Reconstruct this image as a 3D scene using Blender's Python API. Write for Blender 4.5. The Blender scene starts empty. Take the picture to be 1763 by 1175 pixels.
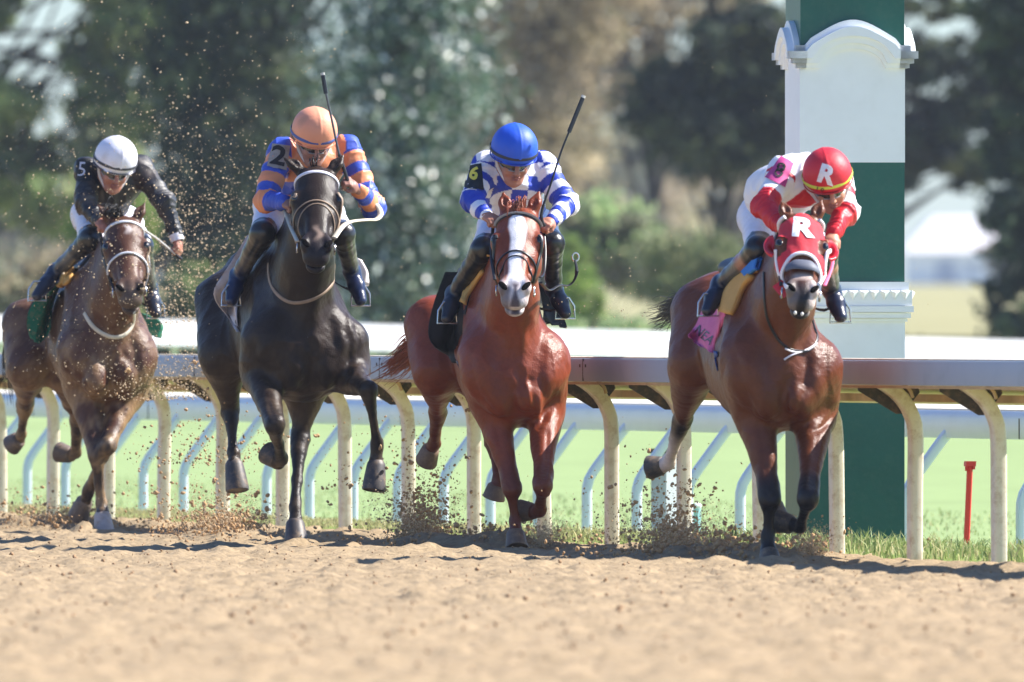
import bpy, math, random
import numpy as np
from mathutils import Vector
from mathutils.bvhtree import BVHTree

# ------------------------------------------------------------------ camera, world, sun, exposure
SC = bpy.context.scene
COL = SC.collection
F, CX, HY, CZ = 28044.0, 881.5, 570.0, 1.2      # focal length in photo pixels, principal column, horizon row, eye height
cam_d = bpy.data.cameras.new("camera")
cam = bpy.data.objects.new("camera", cam_d)
COL.objects.link(cam)
cam.location = (0, 0, CZ)
cam.rotation_euler = (math.pi / 2, 0, 0)
cam_d.sensor_width = 36
cam_d.lens = F / 1763 * 36
cam_d.shift_y = (HY - 587.5) / 1763
cam_d.clip_start = 1
cam_d.clip_end = 6000
cam_d.dof.use_dof = True
cam_d.dof.focus_distance = 87.5
cam_d.dof.aperture_fstop = 5.7
SC.camera = cam

SUN_AZ, SUN_EL = math.radians(104), math.radians(43)   # azimuth from the viewer's side, turning right
SUN = Vector((math.sin(SUN_AZ) * math.cos(SUN_EL), -math.cos(SUN_AZ) * math.cos(SUN_EL), math.sin(SUN_EL)))
W = bpy.data.worlds.new("World")
SC.world = W
W.use_nodes = True
nt = W.node_tree
sky = nt.nodes.new("ShaderNodeTexSky")
sky.sky_type = 'NISHITA'
sky.sun_disc = False
sky.sun_elevation = SUN_EL
sky.sun_rotation = math.atan2(SUN.x, SUN.y)
sky.air_density = 1.0
sky.dust_density = 0.4
sky.ozone_density = 2.0
bg = nt.nodes["Background"]
bg.inputs[1].default_value = 0.075
hs = nt.nodes.new("ShaderNodeMix")            # clear autumn blue
hs.data_type = 'RGBA'
hs.blend_type = 'MULTIPLY'
hs.inputs[0].default_value = 1
hs.inputs[7].default_value = (0.74, 0.92, 1.22, 1)
nt.links.new(sky.outputs[0], hs.inputs[6])
nt.links.new(hs.outputs[2], bg.inputs[0])
sl = bpy.data.lights.new("sun", 'SUN')
sl.energy = 5.0
sl.angle = math.radians(0.5)
sl.color = (1.0, 0.95, 0.88)
so = bpy.data.objects.new("sun", sl)
COL.objects.link(so)
so.rotation_euler = SUN.to_track_quat('Z', 'Y').to_euler()
so.location = (30, 60, 60)
SC.view_settings.view_transform = 'Standard'
SC.view_settings.look = 'None'
SC.view_settings.gamma = 1
SC.view_settings.exposure = 1.22
SC.cycles.use_denoising = True
SC.cycles.max_bounces = 6
SC.cycles.transparent_max_bounces = 4
SC.cycles.volume_bounces = 0

random.seed(7)
RNG = np.random.default_rng(11)

# ------------------------------------------------------------------ small helpers
def lin(c):
    return tuple(((v / 255) / 12.92 if v / 255 <= 0.04045 else ((v / 255 + 0.055) / 1.055) ** 2.4) for v in c)

def V(*a):
    return np.array(a, dtype=np.float64)

def nrm(v):
    return v / (np.linalg.norm(v) + 1e-12)

def px3(px, py, Y):
    return V((px - CX) / F * Y, Y, CZ - (py - HY) / F * Y)

TH = math.radians(14.7)
U = V(math.sin(TH), -math.cos(TH), 0)       # the way the field is running
R = V(math.cos(TH), math.sin(TH), 0)        # across the track, to the viewer's right

def tag(o, label=None, cat=None, group=None, kind=None):
    if label: o["label"] = label
    if cat: o["category"] = cat
    if group: o["group"] = group
    if kind: o["kind"] = kind
    return o

def empty(name, loc):
    o = bpy.data.objects.new(name, None)
    COL.objects.link(o)
    o.location = tuple(loc)
    o.empty_display_size = 0.2
    return o

def link_mesh(name, me, parent=None, m=None):
    o = bpy.data.objects.new(name, me)
    COL.objects.link(o)
    if parent is not None:
        o.parent = parent
    if m is not None:
        me.materials.append(m)
    return o

def origin_of(parent):
    p = V(0, 0, 0)
    while parent is not None:
        p = p + V(*parent.location)
        parent = parent.parent
    return p

def mesh_np(name, verts, faces, parent=None, m=None, smooth=True, cols=None, base=None):
    """verts Nx3 world, faces MxK (all the same K) or list of lists; coordinates become local to the parent."""
    verts = np.asarray(verts, dtype=np.float64)
    org = origin_of(parent) if parent is not None else (V(*base) if base is not None else V(0, 0, 0))
    v = (verts - org).astype(np.float32)
    me = bpy.data.meshes.new(name)
    if isinstance(faces, np.ndarray):
        k = faces.shape[1]
        n = len(faces)
        me.vertices.add(len(v))
        me.vertices.foreach_set("co", v.ravel())
        me.loops.add(n * k)
        me.loops.foreach_set("vertex_index", faces.astype(np.int32).ravel())
        me.polygons.add(n)
        me.polygons.foreach_set("loop_start", np.arange(0, n * k, k, dtype=np.int32))
        me.update(calc_edges=True)
    else:
        me.from_pydata([tuple(x) for x in v], [], faces)
        me.update()
    if smooth:
        me.polygons.foreach_set("use_smooth", np.ones(len(me.polygons), dtype=bool))
    if cols is not None:
        a = me.color_attributes.new("Col", 'FLOAT_COLOR', 'POINT')
        c4 = np.ones((len(v), 4), dtype=np.float32)
        c4[:, :3] = cols
        a.data.foreach_set("color", c4.ravel())
    o = link_mesh(name, me, parent, m)
    if parent is None and base is not None:
        o.location = tuple(base)
    return o

_M = {}
def mat(name, col=(128, 128, 128), rough=0.6, attr=False, noise=0.0, nscale=20.0, bump=0.0, bscale=60.0, metal=0.0, spec=0.5,
        coat=0.0, sheen=0.0, transl=0.0, dirt=None, dscale=6.0, damt=0.5):
    if name in _M:
        return _M[name]
    m = bpy.data.materials.new(name)
    m.use_nodes = True
    t = m.node_tree
    b = t.nodes["Principled BSDF"]
    b.inputs["Roughness"].default_value = rough
    b.inputs["Metallic"].default_value = metal
    b.inputs["Specular IOR Level"].default_value = spec
    b.inputs["Coat Weight"].default_value = coat
    b.inputs["Sheen Weight"].default_value = sheen
    if attr:
        a = t.nodes.new("ShaderNodeAttribute")
        a.attribute_name = "Col"
        src = a.outputs["Color"]
    else:
        rgb = t.nodes.new("ShaderNodeRGB")
        rgb.outputs[0].default_value = (*lin(col), 1)
        src = rgb.outputs[0]
    tc = t.nodes.new("ShaderNodeTexCoord")
    if noise > 0:
        n = t.nodes.new("ShaderNodeTexNoise")
        n.inputs["Scale"].default_value = nscale
        n.inputs["Detail"].default_value = 6
        n.inputs["Roughness"].default_value = 0.65
        t.links.new(tc.outputs["Object"], n.inputs["Vector"])
        mr = t.nodes.new("ShaderNodeMapRange")
        mr.inputs[1].default_value = 0.25
        mr.inputs[2].default_value = 0.75
        mr.inputs[3].default_value = 1 - noise
        mr.inputs[4].default_value = 1 + noise
        t.links.new(n.outputs[0], mr.inputs[0])
        mx = t.nodes.new("ShaderNodeMix")
        mx.data_type = 'RGBA'
        mx.blend_type = 'MULTIPLY'
        mx.inputs[0].default_value = 1
        t.links.new(src, mx.inputs[6])
        t.links.new(mr.outputs[0], mx.inputs[7])
        src = mx.outputs[2]
    if dirt is not None:
        n = t.nodes.new("ShaderNodeTexNoise")
        n.inputs["Scale"].default_value = dscale
        n.inputs["Detail"].default_value = 8
        n.inputs["Roughness"].default_value = 0.75
        t.links.new(tc.outputs["Object"], n.inputs["Vector"])
        mr = t.nodes.new("ShaderNodeMapRange")
        mr.inputs[1].default_value = 0.48
        mr.inputs[2].default_value = 0.66
        mr.inputs[3].default_value = 0
        mr.inputs[4].default_value = damt
        t.links.new(n.outputs[0], mr.inputs[0])
        mx = t.nodes.new("ShaderNodeMix")
        mx.data_type = 'RGBA'
        t.links.new(mr.outputs[0], mx.inputs[0])
        t.links.new(src, mx.inputs[6])
        mx.inputs[7].default_value = (*lin(dirt), 1)
        src = mx.outputs[2]
    t.links.new(src, b.inputs["Base Color"])
    if bump > 0:
        n = t.nodes.new("ShaderNodeTexNoise")
        n.inputs["Scale"].default_value = bscale
        n.inputs["Detail"].default_value = 4
        t.links.new(tc.outputs["Object"], n.inputs["Vector"])
        bp = t.nodes.new("ShaderNodeBump")
        bp.inputs["Strength"].default_value = bump
        bp.inputs["Distance"].default_value = 0.01
        t.links.new(n.outputs[0], bp.inputs["Height"])
        t.links.new(bp.outputs[0], b.inputs["Normal"])
    if transl > 0:
        tr = t.nodes.new("ShaderNodeBsdfTranslucent")
        t.links.new(src, tr.inputs[0])
        ms = t.nodes.new("ShaderNodeMixShader")
        ms.inputs[0].default_value = transl
        t.links.new(b.outputs[0], ms.inputs[1])
        t.links.new(tr.outputs[0], ms.inputs[2])
        t.links.new(ms.outputs[0], t.nodes["Material Output"].inputs[0])
    _M[name] = m
    return m

# sum-of-sines noise, good enough for folds, lumps and coat variation
_ND = RNG.normal(size=(64, 3))
_ND /= np.linalg.norm(_ND, axis=1)[:, None]
_NP = RNG.uniform(0, 6.28, 64)
def snoise(P, scale, n=9, seed=0):
    out = np.zeros(P.shape[:-1])
    for i in range(n):
        j = (i + seed * 7) % 64
        out += np.sin(P @ _ND[j] * scale * (0.6 + 0.13 * i) * 6.28 + _NP[j])
    return out / n * 1.8

def bez(pts, n):
    """Catmull-Rom through pts (Kx3), n samples."""
    pts = np.asarray(pts, dtype=np.float64)
    K = len(pts)
    if K == 2:
        t = np.linspace(0, 1, n)[:, None]
        return pts[0] * (1 - t) + pts[1] * t
    seg = np.r_[0, np.cumsum(np.linalg.norm(np.diff(pts, axis=0), axis=1) + 1e-9)]
    t = np.linspace(0, seg[-1], n)
    out = np.zeros((n, pts.shape[1]))
    for i, tt in enumerate(t):
        k = min(max(np.searchsorted(seg, tt) - 1, 0), K - 2)
        x = (tt - seg[k]) / (seg[k + 1] - seg[k])
        p0, p1, p2, p3 = pts[max(k - 1, 0)], pts[k], pts[k + 1], pts[min(k + 2, K - 1)]
        out[i] = 0.5 * (2 * p1 + (p2 - p0) * x + (2 * p0 - 5 * p1 + 4 * p2 - p3) * x * x + (3 * p1 - p0 - 3 * p2 + p3) * x ** 3)
    return out

def sweep_arrays(path, ups, w, t, ns=8, closed=False, taper=None, sq=1.0):
    """an elliptical section of half-width w (across) and half-thickness t (along up) swept down a path"""
    path = np.asarray(path)
    n = len(path)
    if closed:
        tan = np.roll(path, -1, 0) - np.roll(path, 1, 0)
    else:
        tan = np.gradient(path, axis=0)
    tan = tan / (np.linalg.norm(tan, axis=1)[:, None] + 1e-9)
    ups = np.asarray(ups, dtype=np.float64)
    if ups.ndim == 1:
        ups = np.repeat(ups[None], n, 0)
    side = np.cross(tan, ups)
    side = side / (np.linalg.norm(side, axis=1)[:, None] + 1e-9)
    up = np.cross(side, tan)
    a = np.linspace(0, 2 * np.pi, ns, endpoint=False)
    ca, sa = np.sign(np.cos(a)) * np.abs(np.cos(a)) ** sq, np.sign(np.sin(a)) * np.abs(np.sin(a)) ** sq
    tp = np.ones(n) if taper is None else np.asarray(taper)
    verts = (path[:, None, :] + side[:, None, :] * (ca * w)[None, :, None] * tp[:, None, None]
             + up[:, None, :] * (sa * t)[None, :, None] * tp[:, None, None]).reshape(-1, 3)
    faces = []
    m = n if closed else n - 1
    for i in range(m):
        j = (i + 1) % n
        for k in range(ns):
            l = (k + 1) % ns
            faces.append((i * ns + k, i * ns + l, j * ns + l, j * ns + k))
    if not closed:
        c0, c1 = len(verts), len(verts) + 1
        verts = np.vstack([verts, path[0], path[-1]])
        for k in range(ns):
            l = (k + 1) % ns
            faces.append((c0, l, k, k))
            faces.append((c1, (n - 1) * ns + k, (n - 1) * ns + l, (n - 1) * ns + l))
    return verts, faces

class MB:
    """collects shapes for one mesh"""
    def __init__(self):
        self.v, self.f, self.n = [], [], 0
    def add(self, verts, faces):
        verts = np.asarray(verts)
        self.v.append(verts)
        for f in faces:
            g = []
            for i in f:
                if i + self.n not in g:
                    g.append(i + self.n)
            if len(g) > 2:
                self.f.append(g)
        self.n += len(verts)
        return self
    def sweep(self, path, ups, w, t, ns=8, closed=False, taper=None, sq=1.0):
        return self.add(*sweep_arrays(path, ups, w, t, ns, closed, taper, sq))
    def tube(self, pts, r, n=12, ns=8, r2=None, up=(0.13, 0.21, 0.97)):
        p = bez(pts, n) if len(pts) > 2 or n > 2 else np.asarray(pts)
        tp = None if r2 is None else np.linspace(1, r2 / r, len(p))
        return self.sweep(p, V(*up), r, r, ns, False, tp)
    def box(self, o, a, b, c):
        """box with centre o and half-edge vectors a, b, c"""
        o, a, b, c = (np.asarray(x, dtype=np.float64) for x in (o, a, b, c))
        vs = [o + sa * a + sb * b + sc * c for sa in (-1, 1) for sb in (-1, 1) for sc in (-1, 1)]
        fs = [(0, 1, 3, 2), (4, 6, 7, 5), (0, 4, 5, 1), (2, 3, 7, 6), (0, 2, 6, 4), (1, 5, 7, 3)]
        return self.add(vs, fs)
    def prism(self, poly, d):
        """closed polygon (Kx3) extruded by vector d"""
        poly = np.asarray(poly)
        k = len(poly)
        fs = [tuple(range(k - 1, -1, -1)), tuple(range(k, 2 * k))]
        for i in range(k):
            j = (i + 1) % k
            fs.append((i, j, k + j, k + i))
        return self.add(np.vstack([poly, poly + d]), fs)
    def ball(self, c, r, axes=None, nu=16, nv=10):
        vs, fs = [], []
        ax = np.eye(3) if axes is None else np.asarray(axes)
        r = np.asarray(r) * np.ones(3)
        for i in range(nv + 1):
            th = math.pi * i / nv
            for j in range(nu):
                ph = 2 * math.pi * j / nu
                q = V(math.sin(th) * math.cos(ph), math.sin(th) * math.sin(ph), math.cos(th)) * r
                vs.append(np.asarray(c) + q @ ax)
        for i in range(nv):
            for j in range(nu):
                k = (j + 1) % nu
                fs.append((i * nu + j, (i + 1) * nu + j, (i + 1) * nu + k, i * nu + k))
        return self.add(vs, fs)
    def build(self, name, m, parent=None, smooth=True, base=None):
        o = mesh_np(name, np.vstack(self.v), self.f, parent, m, smooth, base=base)
        if smooth:
            try:
                o.data.set_sharp_from_angle(angle=math.radians(38))
            except Exception:
                pass
        return o

# ------------------------------------------------------------------ blended solids (bodies, clothes): prims -> grid -> surface net
def cone(a, b, ra, rb, k=0.03, col=None, wax=None, ws=1.0, op='u', tag=None):
    a, b = np.asarray(a, float), np.asarray(b, float)
    M = np.eye(3)
    if wax is not None:
        w = nrm(np.asarray(wax, float))
        M = np.eye(3) - np.outer(w, w) * (1 - 1 / ws)
    ab = (b - a) @ M
    L2 = ab @ ab + 1e-12
    sc = min(1.0, ws)
    def f(P):
        q = (P - a) @ M
        t = np.clip((q @ ab) / L2, 0, 1)
        d = np.linalg.norm(q - t[..., None] * ab, axis=-1) - (ra + (rb - ra) * t)
        return d * sc
    rr = max(ra, rb) * max(1, ws)
    return dict(f=f, lo=np.minimum(a, b) - rr, hi=np.maximum(a, b) + rr, k=k, col=col, op=op, tag=tag)

def ell(c, r, axes=None, k=0.03, col=None, op='u', tag=None):
    c, r = np.asarray(c, float), np.asarray(r, float) * np.ones(3)
    A = np.eye(3) if axes is None else np.asarray(axes, float)
    def f(P):
        q = (P - c) @ A.T
        k0 = np.linalg.norm(q / r, axis=-1)
        k1 = np.linalg.norm(q / (r * r), axis=-1) + 1e-9
        return k0 * (k0 - 1) / k1
    e = np.sqrt(((A * r[:, None]) ** 2).sum(0))
    return dict(f=f, lo=c - e, hi=c + e, k=k, col=col, op=op, tag=tag)

def chain(pts, rad, k=0.03, n=26):
    """one tapering limb through joints, no bulge where its pieces meet"""
    pr = bez(np.hstack([np.asarray(pts, float), np.asarray(rad, float)[:, None]]), n)
    p, r = pr[:, :3], pr[:, 3]
    def f(P):
        d = None
        for i in range(n - 1):
            a, ab = p[i], p[i + 1] - p[i]
            t = np.clip(((P - a) @ ab) / (ab @ ab + 1e-12), 0, 1)
            di = np.linalg.norm(P - a - t[..., None] * ab, axis=-1) - (r[i] + (r[i + 1] - r[i]) * t)
            d = di if d is None else np.minimum(d, di)
        return d
    return dict(f=f, lo=(p - r[:, None]).min(0), hi=(p + r[:, None]).max(0), k=k, col=None, op='u', tag=None)

def tint(a, b, ra, rb, col):
    """colour only, no shape"""
    c = cone(a, b, ra, rb, 0.01, col)
    c['op'] = 'c'
    return c

def surface(prims, h, pad=0.02, post=None, smooth=2):
    lo = np.min([p['lo'] for p in prims if p['op'] == 'u'], axis=0) - pad - 3 * h
    hi = np.max([p['hi'] for p in prims if p['op'] == 'u'], axis=0) + pad + 3 * h
    n = np.ceil((hi - lo) / h).astype(int) + 1
    D = np.full(tuple(n), 1.0, dtype=np.float32)
    ax = [lo[i] + h * np.arange(n[i]) for i in range(3)]
    for p in prims:
        m = p['k'] + 3 * h
        i0 = np.maximum(np.floor((p['lo'] - m - lo) / h).astype(int), 0)
        i1 = np.minimum(np.ceil((p['hi'] + m - lo) / h).astype(int) + 1, n)
        if (i1 <= i0).any():
            continue
        G = np.stack(np.meshgrid(*[ax[i][i0[i]:i1[i]] for i in range(3)], indexing='ij'), axis=-1)
        d = p['f'](G).astype(np.float32)
        S = D[i0[0]:i1[0], i0[1]:i1[1], i0[2]:i1[2]]
        k = p['k']
        if p['op'] == 'u':
            hh = np.clip(0.5 + 0.5 * (d - S) / k, 0, 1)
            S[...] = d * (1 - hh) + S * hh - k * hh * (1 - hh)
        elif p['op'] == 's':
            hh = np.clip(0.5 - 0.5 * (S + d) / k, 0, 1)
            S[...] = S * (1 - hh) - d * hh + k * hh * (1 - hh)
    for p in prims:
        if p['op'] == 'cut':        # whole-grid intersection with a half-space: keep where f<0
            G = np.stack(np.meshgrid(*ax, indexing='ij'), axis=-1)
            D = np.maximum(D, p['f'](G).astype(np.float32))
    s = D < 0
    c8 = [s[a:n[0] - 1 + a, b:n[1] - 1 + b, c:n[2] - 1 + c] for a in (0, 1) for b in (0, 1) for c in (0, 1)]
    cnt = sum(x.astype(np.int8) for x in c8)
    I = np.argwhere((cnt > 0) & (cnt < 8))
    idx = np.full(tuple(n - 1), -1, dtype=np.int32)
    idx[I[:, 0], I[:, 1], I[:, 2]] = np.arange(len(I))
    off = np.array([(a, b, c) for a in (0, 1) for b in (0, 1) for c in (0, 1)])
    vals = np.stack([D[I[:, 0] + o[0], I[:, 1] + o[1], I[:, 2] + o[2]] for o in off], axis=1)
    acc = np.zeros((len(I), 3))
    num = np.zeros(len(I))
    for i in range(8):
        for j in range(i + 1, 8):
            if np.abs(off[i] - off[j]).sum() != 1:
                continue
            va, vb = vals[:, i], vals[:, j]
            mk = (va < 0) != (vb < 0)
            t = np.where(mk, va / np.where(mk, va - vb, 1), 0)
            acc += np.where(mk[:, None], off[i] + (off[j] - off[i]) * t[:, None], 0)
            num += mk
    verts = lo + h * (I + acc / num[:, None])
    quads = []
    for axis in range(3):
        o1, o2 = [(1, 2), (2, 0), (0, 1)][axis]
        sl0 = [slice(None)] * 3
        sl1 = [slice(None)] * 3
        sl0[axis] = slice(0, -1)
        sl1[axis] = slice(1, None)
        a, b = s[tuple(sl0)], s[tuple(sl1)]
        E = np.argwhere(a != b)
        E = E[(E[:, o1] > 0) & (E[:, o2] > 0) & (E[:, o1] < n[o1] - 1) & (E[:, o2] < n[o2] - 1)]
        inside = a[E[:, 0], E[:, 1], E[:, 2]]
        d1 = np.zeros(3, int); d1[o1] = 1
        d2 = np.zeros(3, int); d2[o2] = 1
        q = [idx[tuple((E - x).T)] for x in (d1 + d2, d2, 0 * d1, d1)]
        q = np.stack(q, axis=1)
        q = np.where(inside[:, None], q, q[:, ::-1])
        quads.append(q)
    Q = np.vstack(quads)
    Q = Q[(Q >= 0).all(1)]
    e = np.vstack([Q[:, [0, 1]], Q[:, [1, 2]], Q[:, [2, 3]], Q[:, [3, 0]]])
    nv = len(verts)
    deg = np.bincount(e[:, 0], minlength=nv) + np.bincount(e[:, 1], minlength=nv)
    for it in range(smooth):
        nb = np.stack([np.bincount(e[:, 0], verts[e[:, 1], c], nv) + np.bincount(e[:, 1], verts[e[:, 0], c], nv) for c in range(3)], 1)
        verts = verts + 0.5 * (nb / np.maximum(deg, 1)[:, None] - verts)
    # vertex normals
    fn = np.cross(verts[Q[:, 2]] - verts[Q[:, 0]], verts[Q[:, 3]] - verts[Q[:, 1]])
    vn = np.stack([sum(np.bincount(Q[:, k], fn[:, c], nv) for k in range(4)) for c in range(3)], 1)
    vn /= np.linalg.norm(vn, axis=1)[:, None] + 1e-9
    if post is not None:
        verts = post(verts, vn)
    return verts, Q, vn

def prim_cols(prims, verts, tau=0.014):
    wsum = np.zeros(len(verts))
    csum = np.zeros((len(verts), 3))
    for p in prims:
        if p['col'] is None or p['op'] not in 'uc':
            continue
        mk = ((verts > p['lo'] - 0.1) & (verts < p['hi'] + 0.1)).all(1)
        if not mk.any():
            continue
        d = p['f'](verts[mk])
        w = np.exp(-np.maximum(d, -0.004) / tau)
        wsum[mk] += w
        csum[mk] += w[:, None] * np.asarray(p['col'])
    return csum / np.maximum(wsum, 1e-9)[:, None]

def bvh_of(verts, Q):
    return BVHTree.FromPolygons([tuple(v) for v in verts], [tuple(int(i) for i in q) for q in Q])

def hit(bvh, px, py, guess=None):
    """the point of a surface seen through photo pixel (px,py), and its normal; else the nearest point to guess"""
    d = Vector(((px - CX) / F, 1.0, -(py - HY) / F)).normalized()
    loc, no, i, dist = bvh.ray_cast(Vector((0, 0, CZ)), d)
    if loc is None and guess is not None:
        loc, no, i, dist = bvh.find_nearest(Vector(guess))
    if loc is None:
        return None, None
    return V(*loc), V(*no)

# ------------------------------------------------------------------ ground
_LT = RNG.uniform(-1, 1, (256, 256))
def lnoise(x, y, cell, seed=0):
    x, y = x / cell + seed * 17.3, y / cell + seed * 31.7
    i, j = np.floor(x).astype(int), np.floor(y).astype(int)
    fx, fy = x - i, y - j
    fx, fy = fx * fx * (3 - 2 * fx), fy * fy * (3 - 2 * fy)
    g = lambda a, b: _LT[a % 256, b % 256]
    return (g(i, j) * (1 - fx) * (1 - fy) + g(i + 1, j) * fx * (1 - fy) + g(i, j + 1) * (1 - fx) * fy + g(i + 1, j + 1) * fx * fy)

_GY = [-300, 140, 190, 220, 250, 300, 450, 800, 1500, 3000, 5000]
_GZ = [0, 0, 0.12, 0.5, 0.95, 1.35, 2.3, 3.4, 5.4, 9.0, 10]
def gz(y):
    return np.interp(y, _GY, _GZ) - 0.04

RB = V((1720 - CX) / F * 82, 82, 0)              # a post of the dirt-track rail; the rail runs along -U from it
def rail(s, t, z, B=RB):
    """s metres up the track along the rail, t metres out over the track, z up"""
    return B - U * s - R * t + V(0, 0, z)

def st_of(x, y, B=RB):
    dx, dy = x - B[0], y - B[1]
    return -(dx * U[0] + dy * U[1]), -(dx * R[0] + dy * R[1])

def grid_faces(nx, ny):
    i, j = np.meshgrid(np.arange(nx - 1), np.arange(ny - 1), indexing='ij')
    a = (i * ny + j).ravel()
    return np.stack([a, a + ny, a + ny + 1, a + 1], axis=1)

ys = np.r_[np.linspace(-60, 60, 7), np.linspace(75, 320, 50), np.linspace(340, 900, 20), np.linspace(1000, 1700, 8)]
xs = np.r_[-300, -150, np.linspace(-80, 80, 41), 150, 300]
GX, GYY = np.meshgrid(xs, ys, indexing='ij')
gv = np.stack([GX, GYY, gz(GYY) + np.where(GYY > 210, 0.06 * lnoise(GX, GYY, 9), 0)], -1).reshape(-1, 3)
m_turf = mat("turf", (136, 154, 104), 0.9, noise=0.22, nscale=1.1, bump=0.4, bscale=40, spec=0.1)
g = mesh_np("ground", gv, grid_faces(len(xs), len(ys)), None, m_turf)
tag(g, "mown green turf and rising field beyond the track", "ground", kind="structure")

fy = np.r_[np.linspace(262, 450, 30), np.linspace(470, 1690, 40)]
fx = np.linspace(-120, 120, 40)
FX, FY = np.meshgrid(fx, fy, indexing='ij')
o = mesh_np("field", np.stack([FX, FY, gz(FY) + .10 + .02 * lnoise(FX, FY, 6, 3)], -1).reshape(-1, 3), grid_faces(len(fx), len(fy)), None, mat("dry_field", (148, 144, 108), .95, noise=.15, nscale=.4, spec=.1))
tag(o, "dry tan grass field sloping up behind the trees", "field", kind="structure")

# dirt track: worked, cloddy sand, fine where the photograph looks along it
m_dirt = mat("dirt", (151, 132, 105), 0.95, noise=0.34, nscale=20, bump=1.0, bscale=30, spec=0.1)
dy_, dx_ = 0.075, 0.042
dys = np.r_[np.arange(50, 70, 0.11), np.arange(70, 109, 0.06)]
dxs = np.arange(-5.2, 4.6, dx_)
DX, DY = np.meshgrid(dxs, dys, indexing='ij')
DX = DX + 0.012 * lnoise(DX, DY, 0.02, 5)
MOUNDS = [((px - CX) / F * Y, Y, w, hh) for px, Y, w, hh in ((1330, 83.0, .20, .055), (1335, 81.9, .16, .040), (1270, 83.4, .22, .06), (1200, 84.2, .25, .05), (1385, 82.4, .12, .03), (880, 88.0, .16, .05), (885, 87.0, .14, .02), (820, 88.4, .25, .05), (740, 89.4, .22, .045),
                                                       (510, 89.7, .12, .03), (400, 92, .25, .06), (440, 91, .2, .035), (180, 96.0, .12, .04), (140, 95.3, .1, .05), (130, 96.4, .2, .06), (60, 97, .2, .06))]
def dirt_h(x, y):
    h = 0.008 * lnoise(x, y, 0.6, 1) + 0.011 * lnoise(x, y, 0.24, 2) + 0.030 * np.maximum(lnoise(x, y, 0.11, 3), 0) + 0.019 * lnoise(x, y, 0.06, 4)
    pxx = CX + x / y * F
    for p0, p1, yc, hh in ((640, 1295, 81.3, .034), (330, 850, 86.2, .030), (-200, 455, 88.9, .026)):  # low ridges added to keep the horses' cast shadows out of view
        h = h + hh * np.exp(-((y - yc - .25 * lnoise(x, y * 0, .5, 30)) / .45) ** 2) * np.clip((pxx - p0) / 40, 0, 1) * np.clip((p1 - pxx) / 40, 0, 1)
    for mx, my, mw, mh in MOUNDS:
        h = h + mh * np.exp(-(((x - mx) / mw) ** 2 + ((y - my) / (mw * 2.2)) ** 2)) * (1 + .8 * lnoise(x, y, .07, 21))
    h += -0.02 * np.maximum(lnoise(x, y, 0.3, 6) - 0.5, 0) * 2
    return h
dh = dirt_h(DX, DY) + 0.012
S_, T_ = st_of(DX, DY)
edge = 0.03 + 0.09 * lnoise(S_, T_ * 0, 0.7, 8) + 0.05 * lnoise(S_, T_ * 0, 0.17, 9)
dh = dh + 0.022 * np.exp(-((T_ - 0.35) / 0.2) ** 2)
dh = np.where(T_ < edge, -0.06 + 0.0 * dh, dh)
dv = np.stack([DX, DY, dh], -1).reshape(-1, 3)
df = grid_faces(len(dxs), len(dys))
keep = (T_.reshape(-1)[df] > -0.35).any(1)
df = df[keep]
# coarse remainder of the track, just below the worked strip
q = [rail(60, 0.05, -0.03), rail(60, 26, -0.03), rail(-120, 26, -0.03), rail(-120, 0.05, -0.03)]
nb = len(dv)
dv = np.vstack([dv, q])
df = np.vstack([df, [[nb, nb + 1, nb + 2, nb + 3]]])
o = mesh_np("dirt_track", dv, df, None, m_dirt)
tag(o, "tan worked dirt of the race track", "track", kind="structure")

# loose clods lying on the track
_ico_v = None
def ico():
    t = (1 + 5 ** 0.5) / 2
    v = np.array([(-1, t, 0), (1, t, 0), (-1, -t, 0), (1, -t, 0), (0, -1, t), (0, 1, t), (0, -1, -t), (0, 1, -t), (t, 0, -1), (t, 0, 1), (-t, 0, -1), (-t, 0, 1)], float)
    v /= np.linalg.norm(v[0])
    f = np.array([(0, 11, 5), (0, 5, 1), (0, 1, 7), (0, 7, 10), (0, 10, 11), (1, 5, 9), (5, 11, 4), (11, 10, 2), (10, 7, 6), (7, 1, 8), (3, 9, 4), (3, 4, 2), (3, 2, 6), (3, 6, 8), (3, 8, 9), (4, 9, 5), (2, 4, 11), (6, 2, 10), (8, 6, 7), (9, 8, 1)])
    return v, f
def clods(pos, size):
    """many small broken lumps as one array pair"""
    v0, f0 = ico()
    n = len(pos)
    q = RNG.normal(size=(n, 3, 3))
    q, _ = np.linalg.qr(q)
    sc = RNG.uniform(0.5, 1.25, (n, 3))
    jit = RNG.uniform(0.65, 1.3, (n, 12, 1))
    v = (v0[None] * jit) * sc[:, None, :]
    v = np.einsum('nij,nkj->nki', q, v) * np.asarray(size)[:, None, None] + np.asarray(pos)[:, None, :]
    f = (f0[None] + (np.arange(n) * 12)[:, None, None]).reshape(-1, 3)
    return v.reshape(-1, 3), f
m_clod = mat("clod", (152, 124, 96), 0.95, noise=0.25, nscale=14, spec=0.1)
n = 9000
cy = 56 + 48 * RNG.uniform(0, 1, n) ** 0.8
cx = RNG.uniform(-1, 1, n) * (cy * 0.034)
cs, ct = st_of(cx, cy)
ok = ct > 0.05
cx, cy = cx[ok], cy[ok]
sz = 0.003 + 0.010 * RNG.uniform(0, 1, len(cx)) ** 4
o = mesh_np("loose_clods", *clods(np.stack([cx, cy, dirt_h(cx, cy) + 0.014], 1), sz), None, m_clod, smooth=False)
tag(o, "crumbly dirt clods strewn over the track", "dirt", kind="stuff")

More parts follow.
